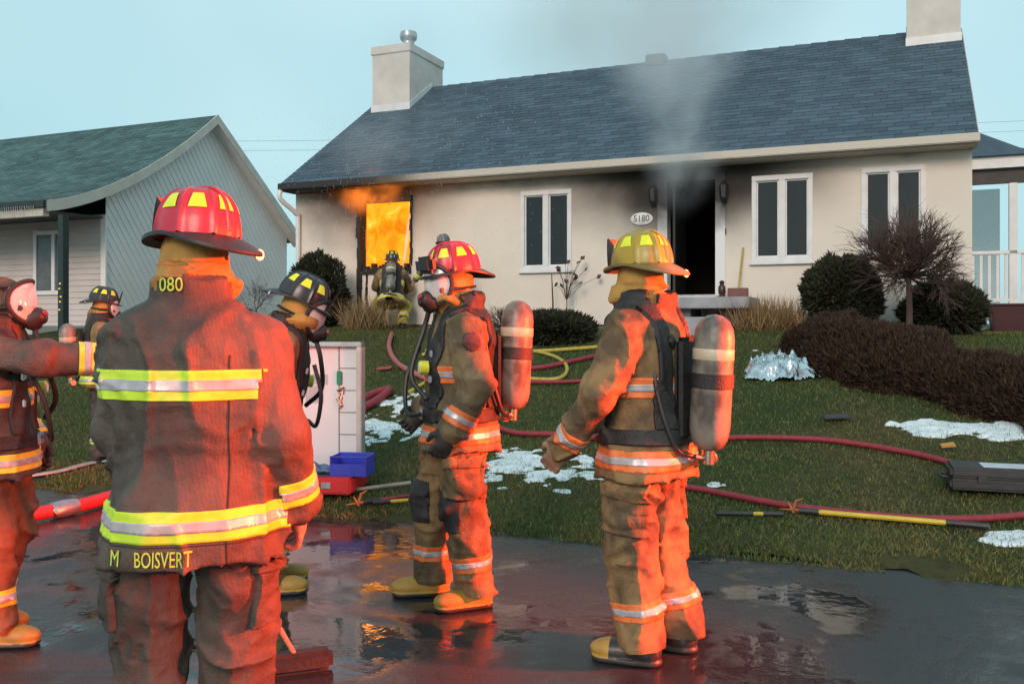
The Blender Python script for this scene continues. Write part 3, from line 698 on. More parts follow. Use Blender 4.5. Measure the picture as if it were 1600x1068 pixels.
# ------------------------------------------------------------------ plants
def leafmat(name, c0, c1, c2, rough=.75):
    m = bpy.data.materials.new(name); t = NT(m); r_ = t.new('ShaderNodeNewGeometry').outputs['Random Per Island']
    c = t.mix(t.noise(2.5, 3), t.ramp(r_, [(0, c0), (.6, c1), (1, c2)]), tuple(v * .75 for v in c1)); t.link(c, t.bsdf.inputs['Base Color']); t.bsdf.inputs['Roughness'].default_value = rough; t.bsdf.inputs['Specular IOR Level'].default_value = .2
    return m
m_cedar = leafmat('cedar_foliage', (.022, .026, .016), (.038, .042, .024), (.065, .062, .036))
m_junip = leafmat('juniper_foliage', (.026, .018, .012), (.052, .032, .022), (.095, .052, .034))
m_twig = mat('twig_bark', (.095, .052, .042), .8, (.055, .032, .026), 12)
m_dry = leafmat('dry_grass', (.20, .12, .055), (.30, .19, .09), (.42, .29, .15))
def sprays(n, pos, dirs, L, W):
    """elongated leaf sprays: two crossed slim diamonds each"""
    d = dirs / np.linalg.norm(dirs, axis=1, keepdims=True)
    a = np.cross(d, RNG.normal(size=(n, 3))); a /= np.linalg.norm(a, axis=1, keepdims=True)
    L = L[:, None]; W = W[:, None]
    V = np.stack([pos, pos + d * L * .45 + a * W, pos + d * L, pos + d * L * .45 - a * W], 1)
    Fq = np.arange(n * 4).reshape(n, 4); return V.reshape(-1, 3), Fq
def globe(name, base, rx, rz, n, m, label, cat='shrub', group=None, trunk=True, L=(.05, .13), flat=0, ry=None):
    root = empty(name, base, 0, label, cat, group); ry = ry or rx
    d = RNG.normal(size=(n, 3)); d /= np.linalg.norm(d, axis=1, keepdims=True)
    lump = .80 + .34 * vnoise(d * 2.6 + base[0]) + .16 * (vnoise(d * 8 + 3) - .5)
    rad = lump * (1 - .28 * RNG.random(n) ** 2.2)
    pos = d * rad[:, None] * np.array([rx, ry, rz]) * .92; pos[:, 2] += rz * .93
    pos[:, 2] = np.maximum(pos[:, 2], .03)
    dirs = d + RNG.normal(size=(n, 3)) * .45 + np.array([0, 0, .5])
    V, Fq = sprays(n, pos, dirs, RNG.uniform(*L, n), RNG.uniform(.008, .02, n)); fast('crown', V, Fq, m, root)
    # inner mass of old wood and foliage
    nu, nv = 28, 16; uu, vv = np.meshgrid(np.linspace(0, 2 * np.pi, nu, endpoint=False), np.linspace(.02, np.pi - .02, nv), indexing='ij')
    dd = np.stack([np.cos(uu) * np.sin(vv), np.sin(uu) * np.sin(vv), np.cos(vv)], -1); rr = (.80 + .34 * vnoise(dd * 2.6 + base[0])) * .80
    pp = dd * rr[..., None] * np.array([rx, ry, rz]) * .92; pp[..., 2] += rz * .93; pp[..., 2] = np.maximum(pp[..., 2], .02); I = np.arange(nu * nv).reshape(nu, nv)
    Fq = np.stack([I[:, :-1], np.roll(I, -1, 0)[:, :-1], np.roll(I, -1, 0)[:, 1:], I[:, 1:]], -1).reshape(-1, 4); fast('inner_growth', pp, Fq, m, root)
    if trunk:
        tk = MB()
        for k in range(4): tk.tube([(random.uniform(-.05, .05), random.uniform(-.05, .05), -.1), (random.uniform(-.2, .2) * rx, random.uniform(-.2, .2) * rx, rz * .7)], [.035, .015], 6)
        tk.build('trunk', m_twig, root)
    return root
def at_house(px, v, py=500):
    u = F(px, py, v)[0]; x, y, _ = H2W(u, v, 0); return (x, y, float(lawn_z(x, y)))
def ppm(px, v): u = F(px, 500, v)[0]; return FPX / (HR[1] - u * SA + v * CA)
globe('globe_cedar', at_house(497, -.8), 47 / ppm(497, -.8), 62 / ppm(497, -.8), 15000, m_cedar, 'dark clipped globe cedar by the burning corner of the bungalow')
globe('globe_cedar', at_house(1316, -1.0), 60 / ppm(1316, -1), 64 / ppm(1316, -1), 18000, m_cedar, 'dark clipped globe cedar under the two right hand windows', L=(.04, .11))
globe('low_hedge', at_house(862, -2.2), 68 / ppm(850, -2.2), 27 / ppm(850, -2.2), 12000, m_cedar, 'low spreading dark hedge below the twin casement beside the house number', 'hedge', ry=.55)
globe('leafy_shrub', at_house(1475, -.6), 62 / ppm(1475, -.6), 42 / ppm(1475, -.6), 9000, m_cedar, 'loose evergreen shrub behind the bare twig standard tree', L=(.06, .16))
def twig_ball(name, base, zc, r, n, label, stem_h, rs=.03, m=m_twig, flat=1.0, cat='shrub', depth=3):
    root = empty(name, base, 0, label, cat); tr = MB(); tr.tube([(0, 0, -.1), (.01, 0, stem_h * .5), (0, .01, stem_h)], [rs * 1.2, rs, rs * .9], 8); tr.build('trunk', m, root, smooth=True)
    tw = MB()
    def grow(p, d, L, rad, lev):
        q = p + d * L * .5 + Vector((random.gauss(0, .04), random.gauss(0, .04), random.gauss(0, .03))) * L; e = p + d * L
        tw.tube([p, q, e], [rad, rad * .8, rad * .55], 4 if lev > 1 else 3, cap=False)
        if lev == 0: return
        for k in range(random.choice((4, 4, 5, 5))):
            nd = (d + Vector((random.gauss(0, .42), random.gauss(0, .42), random.gauss(.06, .36)))).normalized(); s = random.uniform(.35, .95)
            grow(p + (e - p) * s, nd, L * random.uniform(.55, .85), rad * .58, lev - 1)
    for k in range(n):
        a = 6.283 * k / n + random.uniform(-.2, .2); el = random.uniform(-.25, 1.4); d = Vector((math.cos(a) * math.cos(el), math.sin(a) * math.cos(el), math.sin(el) * flat)).normalized()
        grow(Vector((0, 0, stem_h - .03)), d, r * random.uniform(.30, .46), rs * .36, depth)
    me = bpy.data.meshes.new('crown'); me.from_pydata(tw.v, [], tw.f); link('crown', me, m, root); return root
b = at_house(1420, -1.9); twig_ball('standard_tree', b, 0, 1.12, 44, 'bare brown twigged globe tree on a single upright trunk', .92, .04, cat='tree')
b = at_house(785, -.7); twig_ball('twig_shrub', b, 0, .50, 22, 'rounded bare brown shrub against the stucco behind the masked firefighter', .12, .02)
b = at_house(885, -.35); rb = twig_ball('rose_bush', b, 0, .3, 3, 'thin rose bush with a few withered red leaves under the window', .75, .008, depth=1)
lv = [Vector((RNG.normal(.1, .22), RNG.normal(0, .08), RNG.uniform(.75, 1.25))) for k in range(16)]
lm = MB()
for p in lv:
    a = Vector(RNG.normal(size=3)).normalized() * .055; c_ = a.orthogonal().normalized() * .05; lm.add([p - a, p + c_, p + a, p - c_], [(0, 1, 2, 3)])
tag(lm.build('withered_leaves', mat('withered_leaf', (.10, .035, .03), .7), rb), kind='stuff')
sm_ = MB()
for p in lv: sm_.tube([(0, 0, .55), (p.x * .45, p.y * .45, .55 + (p.z - .55) * .62), tuple(p)], [.006, .004, .003], 4)
sm_.build('twigs', m_twig, rb)
b = at_house(863, -.3); st_ = MB().tube([(0, 0, -.05), (.01, 0, .5), (-.01, .02, 1.0)], [.018, .014, .008], 6).build('climbing_plant', m_twig); st_.location = b; tag(st_, 'single bare climbing stem standing under the twin window', 'plant')
b = at_house(400, 4.5); twig_ball('bare_shrub', (b[0], b[1], 1.38), 0, 1.0, 9, 'bare thin shrub in the gap beside the neighbouring grey gable', .5, .02, flat=1.6)
def tuft(name, base, n, h, spread, label):
    pos = np.tile(np.array([0, 0, 0.]), (n, 1)) + np.stack([RNG.normal(0, spread * .35, n), RNG.normal(0, spread * .25, n), 0 * RNG.random(n)], -1)
    dirs = np.stack([RNG.normal(0, .42, n), RNG.normal(0, .35, n), np.ones(n)], -1); V, Fq = sprays(n, pos, dirs, RNG.uniform(.4, 1, n) * h, RNG.uniform(.004, .008, n))
    o = fast(name, V, Fq, m_dry); o.location = base; return tag(o, label, 'plant')
tuft('ornamental_grass', at_house(1195, -1.0), 900, .65, .55, 'dry tan ornamental grass clump right of the front step')
tuft('ornamental_grass', at_house(1235, -.6), 250, .6, .7, 'sparse dry flower stalks between the grass clump and the globe cedar')
tuft('ornamental_grass', at_house(572, -1.0), 700, .75, .5, 'dry tan ornamental grass clump below the burning window')
# long juniper hedge on the slope
h0, h1 = Vector(G(1195, 560)), Vector(G(1650, 684)); root = empty('juniper_hedge', (h0.x, h0.y, 0), 0, 'long low brown juniper hedge running down the lawn slope', 'hedge')
N = 75000; s = RNG.random(N) * 1.02; ax = np.array([h1.x - h0.x, h1.y - h0.y, 0]); ln_ = np.linalg.norm(ax); axn = ax / ln_; pn = np.array([-axn[1], axn[0], 0]) * (1 if -axn[1] * SA + axn[0] * CA > 0 else -1)
th = RNG.uniform(0, np.pi, N); prof = (.62 + .30 * vnoise(np.stack([s * 9, s * 0, s * 0], -1))) * np.clip(s * 6 + .45, 0, 1)
lum = .78 + .4 * vnoise(np.stack([s * 22, np.cos(th) * 2.5, np.sin(th) * 2.5], -1)); dep = 1 - .3 * RNG.random(N) ** 2
wv_ = np.cos(th) * .95 * prof * lum * dep; zz_ = np.sin(th) * .62 * prof * lum * dep
px_ = h0.x + axn[0] * s * ln_ + pn[0] * (wv_ + .62); py_ = h0.y + axn[1] * s * ln_ + pn[1] * (wv_ + .62)
pos = np.stack([px_ - h0.x, py_ - h0.y, lawn_z(px_, py_) + np.maximum(zz_, .02)], -1)
dirs = pn[None] * np.cos(th)[:, None] + np.array([0, 0, 1])[None] * (np.sin(th)[:, None] + .35) + RNG.normal(size=(N, 3)) * .5
V, Fq = sprays(N, pos, dirs, RNG.uniform(.04, .10, N), RNG.uniform(.006, .014, N)); fast('foliage', V, Fq, m_junip, root)
ss, tt = np.meshgrid(np.linspace(0, 1.02, 60), np.linspace(0, np.pi, 14), indexing='ij')
prof = (.62 + .30 * vnoise(np.stack([ss * 9, ss * 0, ss * 0], -1))) * np.clip(ss * 6 + .45, 0, 1) * .82; lum = .78 + .4 * vnoise(np.stack([ss * 22, np.cos(tt) * 2.5, np.sin(tt) * 2.5], -1))
wv_ = np.cos(tt) * .95 * prof * lum; X = h0.x + axn[0] * ss * ln_ + pn[0] * (wv_ + .62); Y = h0.y + axn[1] * ss * ln_ + pn[1] * (wv_ + .62)
Z = lawn_z(X, Y) + np.sin(tt) * .62 * prof * lum - .02; I = np.arange(60 * 14).reshape(60, 14)
fast('inner_growth', np.stack([X - h0.x, Y - h0.y, Z], -1), np.stack([I[:-1, :-1], I[1:, :-1], I[1:, 1:], I[:-1, 1:]], -1).reshape(-1, 4), m_junip, root)
# timber edging behind the hedge
e0, e1 = H2W(F(1150, 520, -1.6)[0], -1.6, 0), H2W(F(1290, 520, -1.6)[0], -1.6, 0)

# ------------------------------------------------------------------ people
def surface_nets(D, org, h):
    nx, ny, nz = D.shape; s = D < 0
    c = [(i, j, k) for i in (0, 1) for j in (0, 1) for k in (0, 1)]
    sl = lambda A, o: A[o[0]:nx - 1 + o[0], o[1]:ny - 1 + o[1], o[2]:nz - 1 + o[2]]
    tot = np.zeros((nx - 1, ny - 1, nz - 1), np.int8)
    for o in c: tot += sl(s, o)
    act = (tot > 0) & (tot < 8); ii = np.argwhere(act); vid = -np.ones(act.shape, np.int64); vid[act] = np.arange(len(ii))
    acc = np.zeros((len(ii), 3)); cnt = np.zeros(len(ii))
    g = lambda o: D[ii[:, 0] + o[0], ii[:, 1] + o[1], ii[:, 2] + o[2]]
    for a in c:
        for ax in range(3):
            if a[ax]: continue
            b = list(a); b[ax] = 1; da, db = g(a), g(b); m = (da < 0) != (db < 0)
            tt = np.where(m, da / np.where(m, da - db, 1), 0); p = np.tile(np.array(a, float), (len(ii), 1)); p[:, ax] += tt
            acc[m] += p[m]; cnt += m
    V = (ii + acc / cnt[:, None]) * h + org; F_ = []
    for ax in range(3):
        b, e = [(1, 2), (2, 0), (0, 1)][ax]
        lo_ = [slice(1, n - 1) for n in D.shape]; lo_[ax] = slice(0, D.shape[ax] - 1); hi_ = list(lo_); hi_[ax] = slice(1, D.shape[ax])
        s0, s1 = s[tuple(lo_)], s[tuple(hi_)]; off = np.array([x.start for x in lo_])
        for flip, m in ((False, s0 & ~s1), (True, ~s0 & s1)):
            q = np.argwhere(m) + off
            if not len(q): continue
            def cell(db, de): r_ = q.copy(); r_[:, b] -= db; r_[:, e] -= de; return vid[r_[:, 0], r_[:, 1], r_[:, 2]]
            f = np.stack([cell(1, 1), cell(0, 1), cell(0, 0), cell(1, 0)], 1); F_.append(f[:, ::-1] if flip else f)
    return V, np.concatenate(F_)
def relax(V, Fq, it, lam=.5):
    E_ = np.concatenate([Fq[:, [i, (i + 1) % 4]] for i in range(4)])
    for _ in range(it):
        S_ = np.zeros_like(V); n_ = np.zeros(len(V)); np.add.at(S_, E_[:, 0], V[E_[:, 1]]); np.add.at(n_, E_[:, 0], 1)
        V = V + lam * (S_ / n_[:, None] - V)
    return V
def cone(p, a, b, ra, rb):
    a, b = np.array(a, float), np.array(b, float); d = b - a; t_ = np.clip(((p - a) @ d) / (d @ d), 0, 1)
    return np.linalg.norm(p - a - t_[..., None] * d, axis=-1) - (ra + (rb - ra) * t_)
def ellip(p, c, r, M=None):
    q = p - np.array(c);
    if M is not None: q = q @ np.array(M)
    k = np.linalg.norm(q / np.array(r), axis=-1); return (k - 1) * min(r)
def stack(p, org, M, st):
    """elliptical stations (z, cx, cy, rx, ry) along a local z axis"""
    q = (p - np.array(org)) @ M; z = q[..., 2]; S_ = np.array(st)
    cx, cy, rx, ry = [np.interp(z, S_[:, 0], S_[:, i]) for i in range(1, 5)]
    k = np.sqrt(((q[..., 0] - cx) / rx) ** 2 + ((q[..., 1] - cy) / ry) ** 2)
    d = (k - 1) * np.minimum(rx, ry) * 1.05
    return np.maximum(d, np.maximum(S_[0, 0] - z, z - S_[-1, 0]))
def smin(a, b, k): hh = np.clip(.5 + .5 * (b - a) / k, 0, 1); return b + (a - b) * hh - k * hh * (1 - hh)

def fabric(name, c, dirt, rough=.75, sheen=.1):
    m = bpy.data.materials.new(name); t = NT(m)
    f = t.ramp(t.math('ADD', t.math('MULTIPLY', t.noise(3.1, 5), .65), t.math('MULTIPLY', t.noise(14, 4), .35)), [(.43, (0, 0, 0)), (.57, (1, 1, 1))])
    t.link(t.mix(f, c, dirt), t.bsdf.inputs['Base Color']); t.bsdf.inputs['Roughness'].default_value = rough; t.bsdf.inputs['Specular IOR Level'].default_value = .3
    wv = t.new('ShaderNodeTexWave'); wv.inputs['Scale'].default_value = 95; wv.inputs['Distortion'].default_value = 1.5; t.link(t.obj(), wv.inputs['Vector'])
    t.bump(t.math('ADD', t.math('MULTIPLY', t.noise(20, 6, rough=.65), 1.0), t.math('MULTIPLY', wv.outputs['Fac'], .07)), .7, .014); return m
m_lime = mat('lime_trim', (.55, .80, .04), .5, (.45, .66, .04), 30)
m_ylime = mat('yellow_trim', (.75, .72, .05), .5, (.6, .58, .05), 30)
m_ortrim = mat('orange_trim', (.80, .20, .05), .5, (.62, .14, .04), 30)
m_silver = mat('silver_reflective_tape', (.50, .50, .52), .35, (.40, .40, .42), 30, metal=.25)
m_hood = fabric('nomex_hood', (.46, .27, .07), (.30, .17, .05))
m_skin = mat('skin', (.45, .27, .2), .5, (.40, .22, .16), 10)
m_glove = mat('black_glove', (.02, .02, .021), .7, (.04, .038, .036), 10, bump=.4)
m_tglove = mat('tan_glove', (.38, .22, .14), .7, (.25, .14, .09), 10, bump=.4)
m_strap = mat('black_webbing', (.012, .012, .013), .6, (.024, .024, .025), 30, bump=.4, bscale=120)
m_tank = mat('tank_wrap', (.21, .20, .165), .42, (.075, .07, .06), 9, bump=.25, bscale=25, lo=.42, hi=.6)
m_brass = mat('valve_metal', (.5, .42, .3), .3, metal=.9)
m_boot = mat('rubber_boot', (.02, .02, .02), .4, (.05, .045, .04), 8)
m_booty = mat('yellow_boot_rubber', (.50, .30, .05), .5, (.35, .2, .04), 8)
m_lens = bpy.data.materials.new('mask_lens'); t = NT(m_lens); t.bsdf.inputs['Base Color'].default_value = (.85, .86, .88, 1); t.bsdf.inputs['Roughness'].default_value = .08; t.bsdf.inputs['Alpha'].default_value = .58
t.bsdf.inputs['Specular IOR Level'].default_value = .9
m_name = mat('lime_lettering', (.50, .74, .06), .5)

def hand_mesh(mat_, grip=.5):
    """right glove, local: wrist at origin, fingers towards -z, palm facing -x (inwards), thumb towards +y"""
    h = .0055; org = np.array([-.07, -.07, -.22]); n = (np.array([.14, .17, .25]) / h).astype(int)
    g = np.stack(np.meshgrid(*[org[i] + np.arange(n[i]) * h for i in range(3)], indexing='ij'), -1)
    D = ellip(g, (0, .0, -.055), (.024, .046, .062)); D = smin(D, cone(g, (0, 0, .03), (0, 0, -.02), .036, .032), .02)
    for k, (y, L) in enumerate(((.034, .072), (.012, .082), (-.011, .076), (-.033, .060))):
        a = np.array([0., y, -.10]); ang = .35 + grip * .9; p = a; an = .12 + grip * .45; prev = p
        for s_, l_ in enumerate((.45, .32, .25)):
            nx_ = prev + np.array([-math.sin(an), 0, -math.cos(an)]) * L * l_; D = smin(D, cone(g, prev, nx_, .0115 - s_ * .001, .0105 - s_ * .001), .006); prev = nx_; an += ang
    a = np.array([-.004, .036, -.035]); b_ = np.array([-.02, .064, -.07]); c_ = np.array([-.035, .066, -.10])
    D = smin(D, cone(g, a, b_, .017, .0135), .012); D = smin(D, cone(g, b_, c_, .0135, .011), .006)
    V, Fq = surface_nets(D, org, h); V = relax(V, Fq, 1); o = fast('glove', V, Fq, mat_, smooth=True); return o
def frame_to(d, fwd):
    """matrix whose -z points along d and +y roughly along fwd"""
    z = -Vector(d).normalized(); y = Vector(fwd); y = (y - z * y.dot(z)).normalized(); x = y.cross(z); return Matrix((x, y, z)).transposed()

def helmet(parent, M, col, stick, shield=True, seed=0, goggles=False, front='leather', brimc=None):
    root = empty('helmet'); root.parent = parent; root.matrix_local = M
    N, K = 96, 14; vs = []; fs = []
    ridge = [k * math.pi / 4 + math.pi / 8 for k in range(8)]
    def dome(a, s, off=0):
        q = s * math.pi / 2; rr = math.cos(q) ** .62 if s < 1 else 0
        dd = min(abs((a - r_ + math.pi) % (2 * math.pi) - math.pi) for r_ in ridge); b_ = .007 * math.exp(-(dd / .055) ** 2) * min(1, (1 - s) * 5)
        return Vector((math.cos(a) * ((.118 + b_ + off) * rr), math.sin(a) * ((.145 + b_ + off) * rr), (.150 + off) * math.sin(q) + b_ * .5))
    for i in range(K + 1):
        for j in range(N): vs.append(dome(6.28318 * j / N, min(i / K, .995)))
    for i in range(K):
        for j in range(N): fs.append((i * N + j, i * N + (j + 1) % N, (i + 1) * N + (j + 1) % N, (i + 1) * N + j))
    fs.append(tuple(range(K * N, (K + 1) * N)))
    MB().add(vs, fs).build('shell', col, root, smooth=True)
    # brim, longer and drooping at the back (-y)
    vs = []; fs = []; prof = []
    for j in range(N):
        a = 6.28318 * j / N; back = max(0, -math.sin(a)) ** 1.6; fr = max(0, math.sin(a)) ** 2
        wdt = .017 + .066 * back + .026 * fr; drop = .010 + .042 * back + .004 * fr; side = abs(math.cos(a)) ** 3
        for (s, up) in ((0, .004), (.35, .004), (.75, .004), (1, .006), (1.03, 0), (1, -.006), (.5, -.004), (-.05, -.004)):
            rr = 1 + 0 * s; x = math.cos(a) * (.120 + wdt * s); y = math.sin(a) * (.147 + wdt * s); z = -drop * max(s, 0) ** 1.2 + up - .004 + side * .012 * max(s, 0)
            vs.append((x, y, z))
    P_ = 8
    for j in range(N):
        for k in range(P_): fs.append((j * P_ + k, ((j + 1) % N) * P_ + k, ((j + 1) % N) * P_ + (k + 1) % P_, j * P_ + (k + 1) % P_))
    MB().add(vs, fs).build('brim', brimc or m_black, root, smooth=True)
    # reflective trapezoids between the ridges
    for k in range(8):
        ac = k * math.pi / 4; sv = []; n = 5
        if k == 2 and shield: continue
        for i in range(n):
            s = .34 + .26 * i / (n - 1); hw_ = .23 - .07 * i / (n - 1)
            for j in range(n): sv.append(dome(ac + hw_ * (2 * j / (n - 1) - 1), s, .0025))
        MB().add(sv, [(i * n + j, i * n + j + 1, (i + 1) * n + j + 1, (i + 1) * n + j) for i in range(n - 1) for j in range(n - 1)]).build('reflective_trapezoid', stick, root)
    cr_ = MB(); cr_.tube([dome(math.pi / 2, s) + Vector((0, 0, .003)) for s in np.linspace(.25, .97, 8)] + [dome(-math.pi / 2, s) + Vector((0, 0, .003)) for s in np.linspace(.97, .05, 10)], .007, 6); cr_.build('crest', col, root, smooth=True)
    if shield:
        sv = []; n = 7
        for i in range(n):
            for j in range(n):
                s = i / (n - 1); xx = (2 * j / (n - 1) - 1) * (.05 - .02 * s * s); sv.append((xx, .158 + .012 * s - xx * xx * 3, .0 + .135 * s))
        f_ = [(i * n + j, i * n + j + 1, (i + 1) * n + j + 1, (i + 1) * n + j) for i in range(n - 1) for j in range(n - 1)]
        b2 = [(x, y + .006, z) for x, y, z in sv]; mm = MB().add(sv, f_); mm.add(b2, f_); mm.build('front_shield', m_black if front == 'dark' else mat('leather_shield', (.08, .06, .05), .5), root, smooth=True)
    if goggles:
        g_ = MB(); g_.box((-.085, .135, .004), (.085, .185, .095)); g_.build('goggles', m_black, root, bevel=.02)
    MB().lathe([(.010, -.004), (.017, -.004), (.017, .004), (.010, .004)], 14, Matrix.Translation((.10, -.165, -.045)) @ Matrix.Rotation(R(90), 4, 'X')).build('hanger_ring', m_steel, root)
    return root

def mask(parent, M):
    """face piece in head space: +y forward"""
    root = empty('face_mask'); root.parent = parent; root.matrix_local = M
    nu, nv = 32, 9; vs = []
    for j_ in range(nv):
        for i in range(nu):
            th_ = 6.28318 * i / nu; rho = (j_ + .02) / (nv - 1); a = R(80) * rho * math.cos(th_) * (1 - .16 * max(0, -math.sin(th_))); e = R(50) * rho * math.sin(th_) * abs(math.sin(th_)) ** -.15 if abs(math.sin(th_)) > .01 else 0
            vs.append((.094 * math.sin(a) * math.cos(e) ** .5, .04 + .10 * math.cos(a) * math.cos(e) ** .5, .004 + .125 * math.sin(e)))
    MB().add(vs, [(j_ * nu + i, j_ * nu + (i + 1) % nu, (j_ + 1) * nu + (i + 1) % nu, (j_ + 1) * nu + i) for j_ in range(nv - 1) for i in range(nu)]).build('lens', m_lens, root, smooth=True)
    rim = vs[(nv - 1) * nu:]
    MB().tube(rim + [rim[0], rim[1]], .011, 8).build('rim', m_black, root, smooth=True)
    Mr = Matrix.Translation((0, .115, -.075)) @ Matrix.Rotation(R(-62), 4, 'X')
    MB().lathe([(.028, -.03), (.048, -.01), (.050, .015), (.040, .03), (.040, .05), (.030, .062), (.001, .064)], 18, Mr).build('regulator', m_black, root, smooth=True)
    MB().lathe([(.016, .060), (.016, .074), (.001, .075)], 12, Mr).build('regulator_button', mat('regulator_red', (.25, .03, .03), .4), root)
    for s in (-1, 1): MB().lathe([(.013, 0), (.013, .01), (.001, .011)], 12, Matrix.Translation((s * .068, .098, -.02)) @ Matrix.Rotation(R(90) * s, 4, 'Y')).build('voice_port', m_black, root)
    st_ = MB()
    for s in (-1, 1):
        for zz in (.07, -.02): st_.tube([(s * .088, .06, zz), (s * .093, 0, zz + .005), (s * .070, -.075, zz + .01), (0, -.108, zz + .01)], .008, 6)
    st_.build('head_harness', m_black, root)
    return root

def person(loc, rz, label, J=None, scale=1, h=.014, coat=None, pants=None, bands=None, hel=None, stick=None, headrot=(0, 0, 0), tank=True, msk=False, gloves=(None, None), seed=0,
           bulk=1.0, boots=None, boot_yaw=(0, 0), goggles=False, grips=(.5, .5), belt=True, coat_len=.80, brimc=None, hood=None, collar_txt=None, tail_txt=None, chest_band=.225, hem_up=.085, tank_dz=0, pockets=False, seams=False, badge=False, shield=True, knees=True, tank_m=None, boot_toe=None, harness_thick=.016):
    root = empty('person', loc, rz, label, 'person', scale=scale)
    j = dict(pel=(0, 0, .97), neck=(0, .0, 1.50), head=(0, .03, 1.665),
             shL=(-.205, 0, 1.425), elL=(-.285, -.02, 1.15), wrL=(-.285, .10, .92), shR=(.205, 0, 1.425), elR=(.285, -.02, 1.15), wrR=(.285, .10, .92),
             hiL=(-.105, 0, .93), knL=(-.125, .03, .52), anL=(-.135, 0, .13), hiR=(.105, 0, .93), knR=(.125, .03, .52), anR=(.135, 0, .13))
    j.update(J or {}); j = {k: np.array(v, float) for k, v in j.items()}
    pel, neck, head = j['pel'], j['neck'], j['head']
    zax = neck - pel; tl = np.linalg.norm(zax); zax /= tl; xax = np.array(j['shR'] - j['shL']); xax -= zax * (xax @ zax); xax /= np.linalg.norm(xax); yax = np.cross(zax, xax)
    MT = np.stack([xax, yax, zax], 1)                       # columns = local axes
    kk = tl / .53; B = bulk
    hz = (coat_len - .97)                                   # hem below the pelvis joint
    st_ = [(hz, 0, 0, .248 * B, .208 * B), (hz + .03, 0, 0, .245 * B, .205 * B), (0, 0, 0, .224 * B, .186 * B), (.12 * kk, 0, 0, .200 * B, .165 * B), (.30 * kk, 0, .0, .222 * B, .168 * B), (.41 * kk, 0, -.005, .216 * B, .158 * B), (.475 * kk, 0, -.008, .196, .142), (.53 * kk, 0, -.004, .156, .126), (.562 * kk, 0, 0, .124, .120), (.60 * kk, 0, .004, .122, .123), (.625 * kk, 0, .005, .124, .125)]
    pts = np.array(list(j.values())); lo_ = pts.min(0) - .26; hi_ = pts.max(0) + .26; lo_[2] = min(j['anL'][2], j['anR'][2]) - .06; hi_[2] = pts[:, 2].max() + .16
    n = np.ceil((hi_ - lo_) / h).astype(int)
    g = np.stack(np.meshgrid(*[lo_[i] + np.arange(n[i]) * h for i in range(3)], indexing='ij'), -1)
    coatD = stack(g, pel, MT, st_)
    dist = {}
    for s in 'LR':
        sh, el, wr = j['sh' + s], j['el' + s], j['wr' + s]
        up = cone(g, sh, el, .088, .078); fo = cone(g, el, wr, .078, .064); cu = cone(g, wr - (wr - el) / np.linalg.norm(wr - el) * .05, wr, .066, .068)
        dist['arm' + s] = smin(smin(up, fo, .03), cu, .01)
    arms = np.minimum(dist['armL'], dist['armR']); D_c = smin(coatD, arms, .07)
    for s in 'LR':
        hi2, kn, an = j['hi' + s], j['kn' + s], j['an' + s]
        dist['leg' + s] = smin(smin(cone(g, hi2, kn, .112 * B, .104), cone(g, kn, an, .104, .094), .03), cone(g, an + (kn - an) * .12, an - (kn - an) / np.linalg.norm(kn - an) * .03, .098, .102), .02)
    legs = smin(dist['legL'], dist['legR'], .02)
    hM = np.array(Euler((headrot[0], headrot[1], headrot[2])).to_matrix())
    headc = head
    hd = ellip(g, headc, (.094, .110, .125), hM); nk = np.minimum(cone(g, neck - zax * .03, headc - np.array([0, 0, .05]), .088, .082), ellip(g, headc - np.array([0, .005, .075]), (.124, .128, .07)))
    face = hM @ np.array([0, .098, -.035]); hd = smin(hd, cone(g, headc + hM @ np.array([0, .10, .015]), headc + hM @ np.array([0, .115, -.03]), .012, .016), .015)
    hd = smin(hd, ellip(g, headc + hM @ np.array([0, .04, -.085]), (.062, .07, .05), hM), .03)
    hoodD = smin(hd, nk, .035)
    # cloth folds
    near = (np.abs(np.minimum(np.minimum(D_c, legs), hoodD)) < .06)
    gp = g[near]; q = gp + seed * 3.7
    wp = q + .11 * (np.stack([vnoise(q * 6), vnoise(q * 6 + 31), vnoise(q * 6 + 57)], -1) - .5)
    rid = lambda n_: (1 - np.abs(2 * np.clip((n_ - .5) * 1.5 + .5, 0, 1) - 1)) ** 3          # thin crease lines
    drape = rid(vnoise(wp * np.array([9, 9, 2.8]))); crump = rid(vnoise(wp * np.array([5, 5, 9.5]) + 11)); fin2 = rid(vnoise(wp * np.array([17, 17, 15]) + 5)); big_ = vnoise(q * np.array([6, 6, 5]) + 3) - .5
    arm_near = arms[near] < coatD[near]
    fold_c = np.where(arm_near, -.022 * crump - .008 * drape - .006 * fin2, -.019 * drape - .009 * crump - .005 * fin2) + .010 + .012 * big_
    fold_l = -.026 * crump - .015 * drape - .009 * fin2 + .014 + .014 * big_
    D_c[near] += fold_c; legs[near] += fold_l; hoodD[near] += (.050 * np.abs(vnoise(wp * np.array([7, 7, 17])) - .5) * 2 - .014) * (gp[:, 2] < headc[2] - .02)
    D = np.minimum(np.minimum(D_c, legs), hoodD)
    which = np.argmin(np.stack([np.minimum(coatD, 9) + .0, dist['armL'], dist['armR'], dist['legL'] + np.where(D_c < legs, .2, -.0), dist['legR'] + np.where(D_c < legs, .2, 0), hoodD + np.where(D_c < hoodD, .2, 0)]), 0)
    V, Fq = surface_nets(D, lo_, h); V = relax(V, Fq, 1, .25)
    ctr = V[Fq].mean(1); gi = np.clip(np.round((ctr - lo_) / h).astype(int), 0, n - 1)
    def at_(A): return A[gi[:, 0], gi[:, 1], gi[:, 2]]
    dc, dl, dh = at_(D_c), at_(legs), at_(hoodD); reg = np.argmin(np.stack([dc, dl, dh]), 0)
